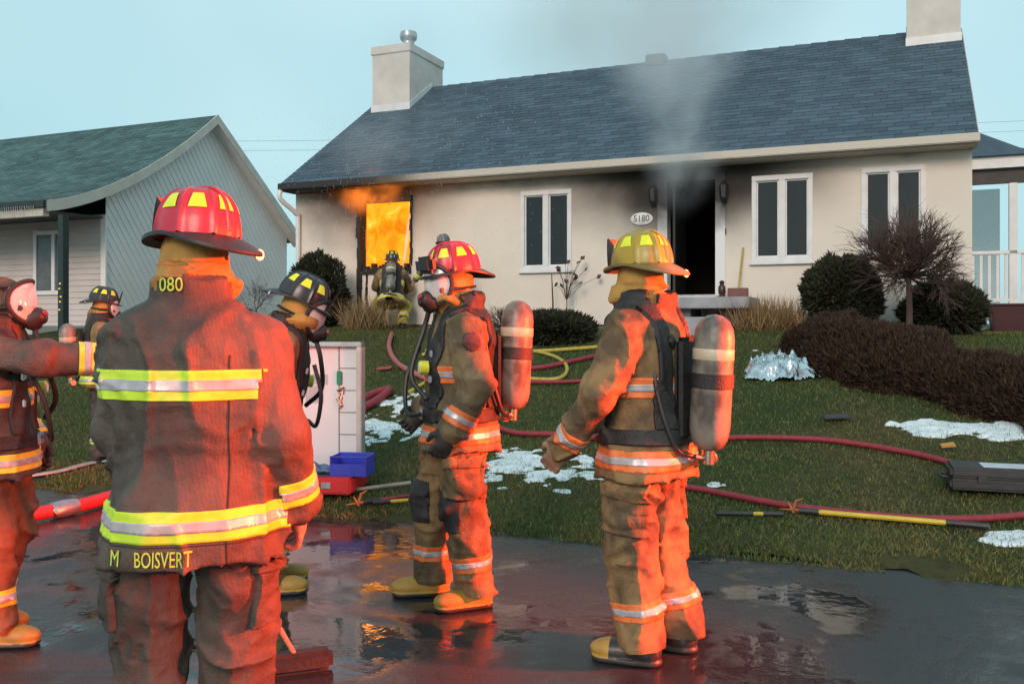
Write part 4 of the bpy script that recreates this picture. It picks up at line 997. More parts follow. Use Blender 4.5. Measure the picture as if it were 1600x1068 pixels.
    da = np.stack([at_(coatD), at_(dist['armL']), at_(dist['armR'])]); sub = np.where(da[0] < .024, 0, np.argmin(da, 0))
    dlr = np.argmin(np.stack([at_(dist['legL']), at_(dist['legR'])]), 0)
    tagv = np.where(reg == 0, sub, np.where(reg == 1, 3 + dlr, 5))           # 0 torso 1 armL 2 armR 3 legL 4 legR 5 hood 6 skin
    hl = (ctr - headc) @ hM; tagv = np.where((tagv == 5) & (hl[:, 1] > .052) & (np.abs(hl[:, 0]) < .066) & (hl[:, 2] > -.10) & (hl[:, 2] < .07), 6, tagv)
    body = fast('body', V, Fq, coat, root, smooth=True)
    me = body.data
    for m in (pants, hood or m_hood, m_skin): me.materials.append(m)
    mi = np.select([tagv <= 2, tagv <= 4, tagv == 5], [0, 1, 2], 3).astype(np.int32); me.polygons.foreach_set('material_index', mi)
    at = me.attributes.new('region', 'INT', 'FACE'); at.data.foreach_set('value', tagv.astype(np.int32))
    def shell(name, planes, tags, m, off, parent=body, keep=None):
        """piece of webbing or tape that follows the clothing: cut from the body surface by planes and raised"""
        bm = bmesh.new(); bm.from_mesh(me); lay = bm.faces.layers.int['region']
        bmesh.ops.delete(bm, geom=[f for f in bm.faces if f[lay] not in tags], context='FACES')
        for (co, no) in planes: bmesh.ops.bisect_plane(bm, geom=bm.verts[:] + bm.edges[:] + bm.faces[:], plane_co=co, plane_no=no, clear_outer=True, dist=1e-6)
        if keep:
            bmesh.ops.delete(bm, geom=[f for f in bm.faces if not keep(f.calc_center_median())], context='FACES')
        if not bm.faces: bm.free(); return None
        bm.normal_update(); bmesh.ops.smooth_vert(bm, verts=[v for v in bm.verts if not v.is_boundary], factor=.5, use_axis_x=True, use_axis_y=True, use_axis_z=True)
        bm.normal_update(); inner = {v: v.co.copy() for v in bm.verts}; bd = [e for e in bm.edges if e.is_boundary]
        for v in bm.verts: v.co = v.co + v.normal * off
        nv = {}
        for e in bd:
            for v in e.verts:
                if v not in nv: nv[v] = bm.verts.new(inner[v])
        for e in bd:
            a, b_ = e.verts; 
            try: bm.faces.new((b_, a, nv[a], nv[b_]))
            except ValueError: pass
        bmesh.ops.recalc_face_normals(bm, faces=bm.faces)
        m2 = bpy.data.meshes.new(name); bm.to_mesh(m2); bm.free(); m2.materials.clear(); m2.materials.append(m)
        m2.polygons.foreach_set('use_smooth', [True] * len(m2.polygons)); m2.polygons.foreach_set('material_index', [0] * len(m2.polygons))
        return link(name, m2, None, parent)
    def ring(c, ax, hw_, tags, wide=True, b=bands):
        c = Vector(c); ax = Vector(ax).normalized()
        if b is None: return
        s_ = shell('reflective_stripe', [(c + ax * hw_, ax), (c - ax * hw_, -ax)], tags, b, .0045, root)
        if s_: shell('silver_tape', [(c + ax * hw_ * .36, ax), (c - ax * hw_ * .36, -ax)], tags, m_silver, .0075, s_)
    T = lambda z, x=0, y=0: Vector(pel) + Vector(xax) * x + Vector(yax) * y + Vector(zax) * z
    ring(T(hz + hem_up), zax, .043, {0}); ring(T(chest_band * kk), zax, .043, {0})
    for s, tg in (('L', 1), ('R', 2)):
        el, wr = Vector(j['el' + s]), Vector(j['wr' + s]); d = (wr - el).normalized(); ring(wr - d * .075, d, .040, {tg})
    for s, tg in (('L', 3), ('R', 4)):
        kn, an = Vector(j['kn' + s]), Vector(j['an' + s]); d = (an - kn).normalized(); ring(an - d * .11, d, .038, {tg})
        if pockets:
            sg = -1 if s == 'L' else 1; X_ = Vector((sg, 0, 0)); hp = Vector(j['hi' + s]); pc = hp + (kn - hp) * .62; dn_ = (kn - hp).normalized()
            pk_ = shell('cargo_pocket', [(pc + dn_ * .11, dn_), (pc - dn_ * .10, -dn_), (pc + X_ * .02, -X_), (pc + Vector((0, .095, 0)), Vector((0, 1, 0))), (pc - Vector((0, .085, 0)), Vector((0, -1, 0)))], {tg}, pants, .026, root)
            if pk_: shell('pocket_flap', [(pc - dn_ * .045, dn_), (pc - dn_ * .108, -dn_), (pc + X_ * .018, -X_), (pc + Vector((0, .10, 0)), Vector((0, 1, 0))), (pc - Vector((0, .09, 0)), Vector((0, -1, 0)))], {tg}, pants, .034, pk_)
        if knees:
            kd = Vector(yax); shell('knee_pad', [(kn + d * .11, d), (kn - d * .10, -d)], {tg}, m_glove, .008, root, keep=lambda c_, kn=kn: (c_ - kn).dot(Vector((0, 1, 0))) > .035)
    # boots
    for s, k in (('L', 0), ('R', 1)):
        an = Vector(j['an' + s]); yaw = boot_yaw[k]; bm_b = boots or m_boot; hh = .007
        org = np.array([-.10, -.14, -.005]); nn_ = (np.array([.20, .40, .24]) / hh).astype(int)
        gb = np.stack(np.meshgrid(*[org[i] + np.arange(nn_[i]) * hh for i in range(3)], indexing='ij'), -1)
        Db = smin(cone(gb, (0, -.02, .22), (0, -.025, .07), .062, .058), cone(gb, (0, -.03, .055), (0, .135, .045), .052, .050), .04)
        Db = smin(Db, ellip(gb, (0, .14, .05), (.056, .085, .045)), .02); sole = np.maximum(np.maximum(np.minimum(cone(gb * np.array([1, 1, 0]), (0, -.035, 0), (0, .16, 0), .058, .060), 9), gb[..., 2] - .028), .004 - gb[..., 2])
        Db = np.minimum(np.maximum(Db, .004 - gb[..., 2]), sole); Vb, Fb = surface_nets(Db, org, hh); Vb = relax(Vb, Fb, 1)
        bt = fast('boot', Vb, Fb, bm_b, root, smooth=True); bt.location = (an.x, an.y, an.z - .13); bt.rotation_euler = (0, 0, yaw)
        cb = Vb[Fb].mean(1); bt.data.materials.append(m_boot); bt.data.materials.append(boot_toe or bm_b)
        bt.data.polygons.foreach_set('material_index', np.where(cb[:, 2] < .024, 1, np.where(cb[:, 1] > .13, 2, 0)).astype(np.int32))
    # hands
    for s, k in (('L', 0), ('R', 1)):
        gm = gloves[k]
        if gm is None: continue
        key = (gm.name, s, grips[k])
        if key not in HANDS:
            o = hand_mesh(gm, grips[k]); 
            if s == 'L':
                o.data.transform(Matrix.Diagonal((-1, 1, 1, 1))); o.data.flip_normals()
            HANDS[key] = o.data; bpy.data.objects.remove(o)
        o = bpy.data.objects.new('glove' if gm is not m_skin else 'hand', HANDS[key]); COL.objects.link(o); o.parent = root
        el, wr = Vector(j['el' + s]), Vector(j['wr' + s]); d = (wr - el).normalized(); fw = Vector((0, 1, 0)) if abs(d.y) < .8 else Vector((0, 0, 1))
        o.matrix_local = Matrix.Translation(wr - d * .012) @ frame_to(d, fw).to_4x4() @ Matrix.Scale(1.12, 4)
    HM = Matrix.Translation(headc) @ Euler(headrot).to_matrix().to_4x4()
    if hel: helmet(root, HM @ Matrix.Translation((0, -.005, .062)) @ Matrix.Rotation(R(-4), 4, 'X'), hel, stick or m_ylime, seed=seed, goggles=goggles, brimc=brimc, shield=shield and not goggles)
    if msk: mask(root, HM @ Matrix.Translation((0, .004, -.012)) @ Matrix.Scale(1.13, 4))
    if not hel or True:
        er = MB()
        if msk and not hel: pass
    # breathing apparatus
    if tank:
        hz1 = .07
        hs = shell('waist_belt', [(T(.045), zax), (T(-.02), -zax)], {0}, m_strap, harness_thick, root)
        for sx in (-1, 1):
            X_ = Vector(xax) * sx
            shell('shoulder_strap', [(T(0, sx * .155) , X_), (T(0, sx * .085), -X_), (T(.05), -Vector(zax))], {0, 1, 2}, m_strap, harness_thick * 1.3, root, keep=lambda c_: True)
        yb = -(.178 * B + .03)
        Mt = Matrix(np.array(MT).tolist()).to_4x4(); Mt.translation = Vector(pel)
        bp = MB(); bp.box((-.10, yb - .0, .0), (.10, yb + .04, .44)); pk = bp.build('back_plate', m_strap, root, bevel=.02); pk.matrix_local = Mt
        Mk = Mt @ Matrix.Translation((0, yb - .082, -.06 + tank_dz)) @ Matrix.Rotation(R(3), 4, 'X')
        r_ = .086; tk = MB().lathe([(.001, 0), (.03, .0), (.06, .012), (.078, .045), (r_, .09), (r_, .47), (.080, .515), (.062, .55), (.033, .572), (.001, .578)], 28).build('air_tank', tank_m or m_tank, root, smooth=True); tk.matrix_local = Mk
        MB().lathe([(r_ + .001, .265), (r_ + .006, .268), (r_ + .006, .325), (r_ + .001, .328)], 28).build('tank_band', m_strap, tk, smooth=True)
        MB().lathe([(r_ + .0005, .385), (r_ + .0015, .387), (r_ + .0015, .43), (r_ + .0005, .432)], 28).build('tank_label', mat('tank_pale_band', (.55, .5, .36), .45), tk, smooth=True)
        vv = MB(); vv.tube([(0, 0, .0), (0, 0, -.06)], .026, 10); vv.tube([(0, 0, -.045), (.07, .02, -.05)], .018, 8); vv.tube([(.07, .02, -.05), (.105, .025, -.05)], .028, 10); vv.tube([(0, 0, -.04), (-.05, .04, -.03)], .014, 8); vv.build('valve', m_brass, tk, smooth=True)
        hs_ = spline([(-.05, .05, -.03), (-.13, .10, .02), (-.16, .18, .25), (-.13, .22, .47)], 6); MB().tube(hs_, .012, 8).build('air_hose', m_black, tk, smooth=True)
        MB().tube(spline([tuple((Mt @ Vector((.13, .19 * B, .36)))), tuple(Mt @ Vector((.14, .26, .2))), tuple(Mt @ Vector((.06, .27, .02))), tuple(Mt @ Vector((-.1, .22 * B, .02)))], 6), .012, 8).build('gauge_hose', m_black, root, smooth=True)
        if msk:
            m0 = HM @ Vector((0, .15, -.12)); MB().tube(spline([m0, m0 + Vector((.02, .03, -.12)), Mt @ Vector((-.06, .26, .22)), Mt @ Vector((-.14, .19 * B, .1))], 7), .0135, 8).build('breathing_hose', m_black, root, smooth=True)
        bv = BVHTree.FromPolygons([v.co[:] for v in me.vertices], [tuple(p.vertices) for p in me.polygons])
        def stick(x, z, front=True):
            o_s = T(z, x) + Vector(yax) * (.8 if front else -.8); hit = bv.ray_cast(o_s, Vector(yax) * (-1 if front else 1)); return (hit[0] if hit[0] else T(z, x)), (Vector(yax) if front else -Vector(yax))
        for sx in (-1, 1):
            for zz in (.20, .33):
                p_, n_ = stick(sx * .118, zz * kk); Mb = Matrix(np.array(MT).tolist()).to_4x4(); Mb.translation = p_ + n_ * .024
                bk = MB().box((-.026, -.006, -.018), (.026, .008, .018)).build('buckle', m_steel, root, bevel=.004); bk.matrix_local = Mb
        p_, n_ = stick(-.12, .26 * kk); Mb = Matrix(np.array(MT).tolist()).to_4x4(); Mb.translation = p_ + n_ * .05
        gg = MB().lathe([(.001, -.03), (.034, -.03), (.036, .012), (.030, .018), (.001, .018)], 16, Matrix.Rotation(R(-90), 4, 'X')).build('pressure_gauge', m_ylime, root, smooth=True); gg.matrix_local = Mb
        MB().lathe([(.001, .0185), (.026, .0185), (.026, .021), (.001, .021)], 16, Matrix.Rotation(R(-90), 4, 'X')).build('dial', m_white, gg)
        p_, n_ = stick(0, .015); Mb = Matrix(np.array(MT).tolist()).to_4x4(); Mb.translation = p_ + n_ * .02
        bk = MB().box((-.035, -.006, -.03), (.035, .010, .03)).build('belt_buckle', m_steel, root, bevel=.005); bk.matrix_local = Mb
    if badge:
        sh_, el_ = Vector(j['shL']), Vector(j['elL']); pc = sh_ + (el_ - sh_) * .22
        shell('sleeve_badge', [(pc + Vector((0, .045, 0)), Vector((0, 1, 0))), (pc - Vector((0, .045, 0)), Vector((0, -1, 0))), (pc + Vector((0, 0, .05)), Vector((0, 0, 1))), (pc - Vector((0, 0, .05)), Vector((0, 0, -1)))], {1, 0}, mat('badge_cloth', (.06, .03, .03), .7), .004, root, keep=lambda c_: c_.x < pc.x - .03 and math.hypot(c_.y - pc.y, c_.z - pc.z) < .046)
    if seams:
        m_seam = mat('dark_seam', (.03, .024, .02), .8)  # thin dark strips laid along the coat seams
        shell('seam', [(T(0, .135 + .002), Vector(xax)), (T(0, .135 - .002), -Vector(xax)), (T(.40 * kk), Vector(zax))], {0}, m_seam, .002, root, keep=lambda c_: c_.y < 0)
        shell('seam', [(T(hz + .075), Vector(zax)), (T(hz + .072), -Vector(zax))], {0}, m_seam, .002, root, keep=lambda c_: c_.y < 0)
    # lettering
    if tail_txt or collar_txt:
        bvh = BVHTree.FromPolygons([v.co[:] for v in me.vertices], [tuple(p.vertices) for p in me.polygons])
        for txt, size, zc, xc, wsc in ((tail_txt[0] if tail_txt else None, .062, coat_len + .040, -.168, .62), (tail_txt[1] if tail_txt else None, .062, coat_len + .040, -.030, .58), (collar_txt, .058, neck[2] + .072, -.035, .85)):
            if not txt: continue
            tm = text_mesh(txt, size); bm = bmesh.new(); bm.from_mesh(tm); bmesh.ops.triangulate(bm, faces=bm.faces); bmesh.ops.subdivide_edges(bm, edges=bm.edges, cuts=1)
            for v in bm.verts:
                x, z = v.co.x * wsc + xc, v.co.y + zc; hit = bvh.ray_cast(Vector((x, -1, z)), Vector((0, 1, 0)))
                yy = hit[0].y if hit[0] else -.2; v.co = Vector((x, yy - .010, z))
            bm.to_mesh(tm); bm.free(); link('lettering', tm, m_name, root)
    return root, shell, T, j
HANDS = {}
c_dark = fabric('charcoal_turnout', (.100, .084, .070), (.06, .051, .045), .6)
c_tan = fabric('tan_turnout', (.27, .175, .08), (.095, .07, .042))
c_olive = fabric('olive_turnout', (.20, .155, .085), (.10, .08, .05))
c_darkp = fabric('charcoal_trousers', (.095, .078, .064), (.055, .046, .040), .6)
m_red = mat('red_helmet', (.50, .02, .045), .33, (.24, .012, .026), 7, spec=.5, bump=.12, bscale=30, lo=.45, hi=.75)
m_blk = mat('black_helmet', (.02, .021, .026), .3, (.035, .035, .04), 6)
m_yel = mat('yellow_helmet', (.40, .28, .03), .36, (.17, .12, .03), 7, spec=.5, bump=.12, bscale=30, lo=.42, hi=.72)
m_brimy = mat('olive_brim', (.22, .18, .05), .4, (.1, .09, .04), 6)
m_stk = mat('lime_sticker', (.78, .85, .03), .4, (.7, .76, .03), 30)
m_bal = fabric('brown_balaclava', (.16, .09, .06), (.10, .06, .045))

# commander seen from behind
person((-1.0, 2.86, 0), R(6), 'person in red helmet and long charcoal coat lettered across its tail, seen from behind', h=.0095, coat=c_dark, pants=c_darkp, bands=m_lime, hel=m_red, stick=m_stk,
       J=dict(elL=(-.226, .03, 1.14), wrL=(-.14, .24, 1.08), elR=(.272, -.03, 1.13), wrR=(.295, .07, .90), shL=(-.175, 0, 1.405), shR=(.185, 0, 1.405), head=(-.005, .04, 1.66)), headrot=(R(4), R(4), R(50)), tank=False, gloves=(m_glove, m_skin), seed=1,
       bulk=1.06, scale=1.04, seams=True, tail_txt=('M', 'BOISVERT'), collar_txt='080', coat_len=.765, hem_up=.125, chest_band=.315, pockets=True, knees=False)
# masked firefighter in profile, facing left
person((-.29, 5.02, 0), R(103), 'person in red helmet and clear face mask with black gloves, standing side on', h=.0105, coat=c_olive, pants=c_tan, bands=m_ortrim, hel=m_red, stick=m_stk, goggles=True, msk=True, headrot=(R(-4), 0, R(20)), seed=2,
       J=dict(elL=(-.27, -.05, 1.15), wrL=(-.25, .08, .92), elR=(.27, -.03, 1.15), wrR=(.22, .16, .98), anL=(-.14, -.06, .13), knL=(-.13, .0, .52), anR=(.13, .12, .13), knR=(.12, .12, .52)), gloves=(m_glove, m_glove), boots=m_booty, boot_yaw=(R(10), R(-4)), scale=1.045, tank_dz=.09, pockets=True, badge=True)
# firefighter in the yellow helmet, turned away
person((.62, 4.2, 0), R(60), 'person in yellow helmet and tan coat with air tank, turned towards the bungalow', h=.0105, coat=c_tan, pants=c_tan, bands=m_ortrim, hel=m_yel, stick=m_stk, brimc=m_brimy, headrot=(R(2), 0, R(-18)), seed=3,
       J=dict(shL=(-.205, .03, 1.43), elL=(-.30, .10, 1.15), wrL=(-.25, .29, .93), elR=(.27, .03, 1.15), wrR=(.22, .2, 1.0), anL=(-.12, -.02, .13), anR=(.12, -.1, .13), knR=(.12, -.02, .52)), gloves=(m_tglove, m_tglove), scale=1.035, boot_toe=m_booty, boot_yaw=(R(10), R(0)), pockets=True, tank_dz=.02, knees=False)
# hooded firefighter at the left edge, pointing
person((-2.50, 4.42, 0), R(-84), 'person in brown balaclava and clear mask holding out one arm, charcoal coat', h=.0135, coat=c_dark, pants=fabric('rust_trousers', (.20, .11, .06), (.10, .06, .04)), bands=m_ylime, hood=m_bal, msk=True, seed=4, headrot=(R(2), 0, 0),
       J=dict(elR=(.24, .30, 1.39), wrR=(.13, .56, 1.385), shR=(.205, .05, 1.43), elL=(-.27, -.02, 1.15), wrL=(-.25, .08, .93), anR=(.13, .04, .13), anL=(-.13, -.12, .13)), gloves=(m_glove, m_skin), grips=(.5, .3), boots=m_booty, scale=.975, knees=False, tank=True)
# black helmeted firefighter behind the commander
person((-1.40, 5.25, 0), R(-78), 'person in black helmet and mask bowing forward, mostly hidden behind the commander', h=.016, coat=c_tan, pants=c_tan, bands=m_ylime, hel=m_blk, stick=m_stk, msk=True, seed=5, headrot=(R(-22), 0, R(-8)),
       J=dict(neck=(0, .10, 1.47), head=(0, .17, 1.60), shL=(-.205, .09, 1.40), shR=(.205, .09, 1.40)), gloves=(m_glove, m_glove), boots=m_booty, scale=1.0)
# black helmeted firefighter further back on the grass
pz = lawn_top(-4.25, 9.35)
person((-4.22, 9.35, pz), R(-62), 'person in black helmet and tan coat on the grass by the neighbouring porch', h=.02, coat=c_tan, pants=c_darkp, bands=m_lime, hel=m_blk, stick=m_stk, msk=True, seed=6, headrot=(R(-6), 0, R(-8)),
       J=dict(elR=(.27, .08, 1.15), wrR=(.15, .28, 1.1)), gloves=(m_glove, m_glove), scale=.95)
# two at the house with the hose
gx, gy, _ = ray(612, 520, 16.3); gz = lawn_top(gx, gy)
person((gx, gy, gz), R(4), 'person in black helmet crouching with the hose under the burning window', h=.025, coat=c_tan, pants=fabric('yellow_trousers', (.48, .42, .07), (.34, .29, .06)), bands=m_ylime, hel=m_blk, stick=m_stk, seed=7, coat_len=.80,
       J=dict(pel=(0, -.12, .55), neck=(0, .14, 1.02), head=(0, .22, 1.16), shL=(-.2, .12, .95), shR=(.2, .12, .95), elL=(-.3, .28, .72), wrL=(-.18, .48, .66), elR=(.3, .28, .72), wrR=(.14, .5, .62), hiL=(-.11, -.12, .52), knL=(-.24, .22, .46), anL=(-.2, -.05, .13), hiR=(.11, -.12, .52), knR=(.22, .2, .40), anR=(.2, -.12, .13)), gloves=(m_glove, m_glove), scale=1.02, knees=False)
hx, hy, _ = ray(694, 520, 15.6); hz_ = lawn_top(hx, hy)
person((hx, hy, hz_), R(35), 'person in dark helmet standing by the bungalow, one arm stretched towards the hose', h=.025, coat=c_olive, pants=c_olive, bands=m_ylime, hel=mat('grey_helmet', (.13, .14, .14), .4), stick=mat('grey_sticker', (.2, .22, .2), .5), seed=8,
       J=dict(elL=(-.32, .2, 1.27), wrL=(-.42, .36, 1.02)), gloves=(m_tglove, m_glove), scale=.90, knees=False)
# ------------------------------------------------------------------ equipment lying about
m_hred = mat('red_hose_jacket', (.30, .025, .04), .6, (.20, .02, .03), 20, bump=.4, bscale=150)
m_hyel = mat('yellow_hose_jacket', (.50, .38, .06), .6, (.36, .26, .05), 20, bump=.4, bscale=150)
m_hgrey = mat('pale_flat_hose', (.36, .36, .36), .7, (.25, .25, .25), 12, bump=.4, bscale=100)
def hose(pts, r, m, label, coup=(), flat=False, cat='hose', name='hose'):
    P_ = [GL(px, py) for px, py in pts]; Q_ = spline(P_, 10)
    Q_ = [Vector((p.x, p.y, (lawn_top(p.x, p.y) if wdist(p.x, p.y) > -.1 else 0) + (r * .9 + .018 if not flat else .02))) for p in Q_]
    o = empty(name, Q_[0], 0, label, cat); Q0 = Q_[0]; Q_ = [q - Q0 for q in Q_]
    if flat:
        mm = MB(); vs = []
        for i, p in enumerate(Q_):
            d = (Q_[min(i + 1, len(Q_) - 1)] - Q_[max(i - 1, 0)]).normalized(); s = d.cross(Vector((0, 0, 1))).normalized()
            vs += [p - s * r, p - s * r * .8 + Vector((0, 0, .018)), p + s * r * .8 + Vector((0, 0, .018)), p + s * r, p - Vector((0, 0, .012))]
        mm.add(vs, [(i * 5 + k, i * 5 + (k + 1) % 5, (i + 1) * 5 + (k + 1) % 5, (i + 1) * 5 + k) for i in range(len(Q_) - 1) for k in range(5)]); mm.build('jacket', m, o, smooth=True)
    else: MB().tube(Q_, r, 10).build('jacket', m, o, smooth=True)
    for c_ in coup:
        i = int(c_ * (len(Q_) - 2)); d = (Q_[i + 1] - Q_[i]).normalized(); a = Q_[i]
        MB().tube([a - d * .10, a - d * .10, a - d * .02, a + d * .02, a + d * .10, a + d * .10], [r * 1.02, r * 1.2, r * 1.28, r * 1.28, r * 1.2, r * 1.02], 12).build('coupling', m_steel, o, smooth=True)
    return o
hose([(1080, 700), (1180, 697), (1300, 702), (1420, 722), (1500, 742), (1640, 775)], .026, m_hred, 'red hose crossing the lawn behind the black equipment case')
hose([(1060, 775), (1110, 783), (1240, 808), (1400, 826), (1520, 829), (1660, 818)], .026, m_hred, 'red hose along the road edge beside the yellow pike pole')
hose([(760, 668), (800, 688), (870, 692), (960, 700), (1080, 700)], .028, m_hred, 'red hose crossing the snow between the two air tanks')
hose([(1010, 548), (930, 566), (860, 582), (800, 590), (730, 612), (690, 640), (720, 668), (780, 682)], .03, m_hred, 'red hose curving past the masked firefighter towards the step')
hose([(700, 600), (800, 606), (900, 606), (1000, 598)], .024, m_hred, 'straight red hose lying below the yellow hose loop')
hose([(1000, 545), (910, 553), (830, 558), (760, 556), (700, 560), (660, 563)], .026, m_hyel, 'yellow hose stretched across the top of the lawn')
hose([(640, 622), (672, 605), (720, 596), (800, 600), (870, 602), (886, 584), (866, 566), (820, 556), (760, 560)], .024, m_hyel, 'yellow hose looped back on itself on the grass')
hose([(612, 530), (608, 552), (622, 578), (660, 600), (700, 618)], .036, mat('pink_hose_jacket', (.42, .12, .13), .6, (.3, .08, .09), 20), 'faded pink hose running down from the crouching firefighter')
hose([(560, 640), (585, 628), (608, 622), (590, 638), (566, 652)], .05, m_hred, 'short folded length of red hose beside the equipment board')
hose([(-60, 838), (55, 816), (120, 803), (200, 782), (300, 765), (420, 765)], .055, mat('supply_hose_jacket', (.42, .03, .04), .55, (.3, .02, .03), 12), 'thick red supply hose with metal coupling along the road edge', coup=(.36,))
hose([(20, 757), (90, 747), (150, 732), (230, 724)], .035, m_hgrey, 'pale flattened hose lying on the grass by the black helmeted firefighter', flat=True)

# pike pole and hand tools
m_pole = mat('yellow_fibreglass', (.62, .46, .03), .4, (.5, .36, .03), 10)
m_hook = mat('orange_lit_steel', (.45, .18, .05), .4, (.3, .1, .04), 20, metal=.3)  # steel hooks with the orange cast of the warning lights put into the colour
def pole(pa, pb, r, m, label, name='pike_pole', head=True, ends=True):
    a, b_ = GL(*pa, .045), GL(*pb, .045); o = empty(name, a, 0, label, 'tool'); d = b_ - a; L = d.length; dn = d.normalized()
    MB().tube([dn * (.16 if ends else 0), d - dn * (.25 if ends else 0)], r, 8).build('handle', m, o, smooth=True)
    if ends: MB().tube([d - dn * .26, d], r * 1.2, 8).build('grip', m_black, o, smooth=True); MB().tube([dn * .04, dn * .18], r * 1.25, 8).build('ferrule', m_black, o, smooth=True)
    if head:
        s = dn.cross(Vector((0, 0, 1))).normalized(); up = Vector((0, 0, 1))
        h_ = MB(); h_.tube([dn * .06, -dn * .10], [.016, .004], 6); h_.tube([Vector((0, 0, 0)), up * .07 + dn * .02, up * .09 + dn * .07], [.014, .011, .004], 6); h_.tube([up * -.02, up * .06 - dn * .04], [.013, .005], 6); h_.build('hook', m_hook, o, smooth=True)
    return o
pole((1240, 815), (1545, 842), .019, m_pole, 'yellow pike pole with black grip and steel hook on the grass')
pole((1232, 822), (1120, 820), .015, m_pole, 'second yellow pole lying end to end with the hooked pole', head=False)
pole((560, 803), (690, 783), .016, m_hred, 'red handled hook tool on the grass by the road edge')
pole((575, 803), (705, 793), .014, m_pole, 'slim yellow pole lying under the red handled tool', head=False)
pole((553, 781), (642, 770), .016, mat('grey_ash_wood', (.36, .32, .27), .6), 'plain grey wooden pole on the grass behind the red handled tool', head=False, ends=False)

# broom on the road beside the commander
bp_ = GL(462, 1050); br = empty('push_broom', bp_, R(20), 'push broom with two thin brace rods resting on the wet road', 'broom')
m_litrod = mat('orange_lit_rod', (.55, .30, .22), .5)  # orange lamplight on the rods is painted into this colour
MB().box((-.20, -.04, .0), (.16, .05, .09)).build('brush', m_glove, br, bevel=.02)
for a, b_ in (((.0, 0, .07), (-.20, -.08, .46)), ((-.10, -.02, .07), (-.29, -.1, .40))): MB().tube([a, b_], .011, 8).build('brace_rod', m_litrod, br, smooth=True)
MB().tube([(-.18, -.07, .42), (-.42, -.04, .98)], .014, 8).build('handle', m_litrod, br, smooth=True)

# the open equipment board with its tray
ex, ey, ez = GL(538, 772); ex2 = (500 - 800) / FPX * ey
eb = empty('equipment_board', (ex2 + .02, ey + .1, ez), R(-8), 'white equipment board with metal rim in a red case, on the lawn edge', 'board')
BH = CAMZ - (536 - YH) / FPX * ey - ez; BW = (563 - 440) / FPX * ey
x1 = (563 - 800) / FPX * ey - ex2; x0 = x1 - BW - .25
m_bwhite = mat('white_board', (.72, .68, .69), .4, (.66, .62, .63), 2); m_line = mat('board_line', (.12, .12, .13), .6)
m_case = mat('red_case', (.55, .03, .03), .4, (.42, .02, .025), 5)
MB().box((x0, .0, .16), (x1 - .045, .05, BH - .03)).build('panel', m_bwhite, eb)
MB().box((x0, -.06, BH - .03), (x1, .06, BH + .01)).build('top_rim', m_steel, eb, bevel=.006)
MB().box((x1 - .045, -.06, .16), (x1, .06, BH - .031)).build('side_rim', mat('aluminium_rim', (.55, .50, .47), .4, metal=.3), eb, bevel=.006)
xc = x1 - .045 - .17
MB().box((xc - .004, -.004, .2), (xc + .004, -.0005, BH - .031)).build('column_line', m_line, eb)
for k in range(1, 6): MB().box((xc + .004, -.004, BH - .03 - k * .19), (x1 - .046, -.0005, BH - .024 - k * .19)).build('row_line', m_line, eb)
MB().box((xc - .42, -.003, BH - .36), (xc - .1, -.0005, BH - .27)).build('grey_note', mat('grey_note', (.5, .48, .5), .6), eb)
MB().box((xc - .3, -.0031, BH - .52), (xc - .14, -.0006, BH - .37)).build('grey_note', bpy.data.materials['grey_note'], eb)
MB().box((xc - .018, -.02, BH - .36), (xc + .03, -.0045, BH - .24)).build('green_tag', mat('green_tag', (.03, .25, .16), .5), eb, bevel=.006)
tg_ = MB()
for k in range(7): tg_.tube([(xc + random.uniform(-.02, .05), -.015, BH - .38 - k * .025), (xc + random.uniform(-.02, .05), -.02, BH - .41 - k * .025)], .010, 6)
tg_.build('key_tags', mat('copper_tags', (.6, .3, .2), .3, metal=.6), eb)
MB().box((x0, -.42, .02), (x1 + .02, .10, .155)).build('case_base', m_case, eb, bevel=.015)
for s in (0, 1): MB().box((x0 + .2 + s * .5, -.435, .07), (x0 + .28 + s * .5, -.421, .12)).build('latch', m_steel, eb)
# blue parts tray and a blue cloth resting on the case
tr = empty('blue_tray', (ex2 + .02 + x1 - .06, ey - .16, ez + .157), R(-8), 'blue plastic parts tray on the red case of the equipment board', 'tray')
m_blue = mat('blue_plastic', (.035, .06, .50), .35, (.03, .05, .42), 6)
tw_, td, th_ = .155, .12, .16
m_ = MB(); m_.box((-tw_, -td, 0), (tw_, td, .008)).box((-tw_, td - .008, .009), (tw_, td, th_)).box((-tw_, -td, .009), (-tw_ + .008, td - .009, th_)).box((tw_ - .008, -td, .009), (tw_, td - .009, th_)).box((-tw_ + .009, -td, .009), (tw_ - .009, -td + .008, th_ * .62)).build('tub', m_blue, tr)
m_ = MB(); m_.tube([(-tw_, -td, th_), (tw_, -td, th_ * .98)], .006, 6).tube([(-tw_, td, th_), (tw_, td, th_)], .007, 6); m_.build('rim', m_blue, tr)
n = 18; q = np.linspace(-1, 1, n); A, B = np.meshgrid(q, q, indexing='ij'); Z = .03 + .085 * vnoise(np.stack([A * 2.4 + 4, B * 2.4, A * 0], -1)) * (1 - .5 * (A ** 2 + B ** 2)); I = np.arange(n * n).reshape(n, n)
Vt = np.stack([A * .14, B * .13, Z], -1).reshape(-1, 3); Ft = np.stack([I[:-1, :-1], I[1:, :-1], I[1:, 1:], I[:-1, 1:]], -1).reshape(-1, 4)
cl = fast('blue_cloth', np.concatenate([Vt, Vt * np.array([1, 1, 0])]), np.concatenate([Ft, Ft[:, ::-1] + n * n]), mat('blue_cloth', (.12, .22, .36), .8, (.08, .15, .26), 8), smooth=True)
cl.location = (ex2 + x1 - .36, ey - .14, ez + .158); tag(cl, 'crumpled pale blue cloth lying beside the blue tray', 'cloth')

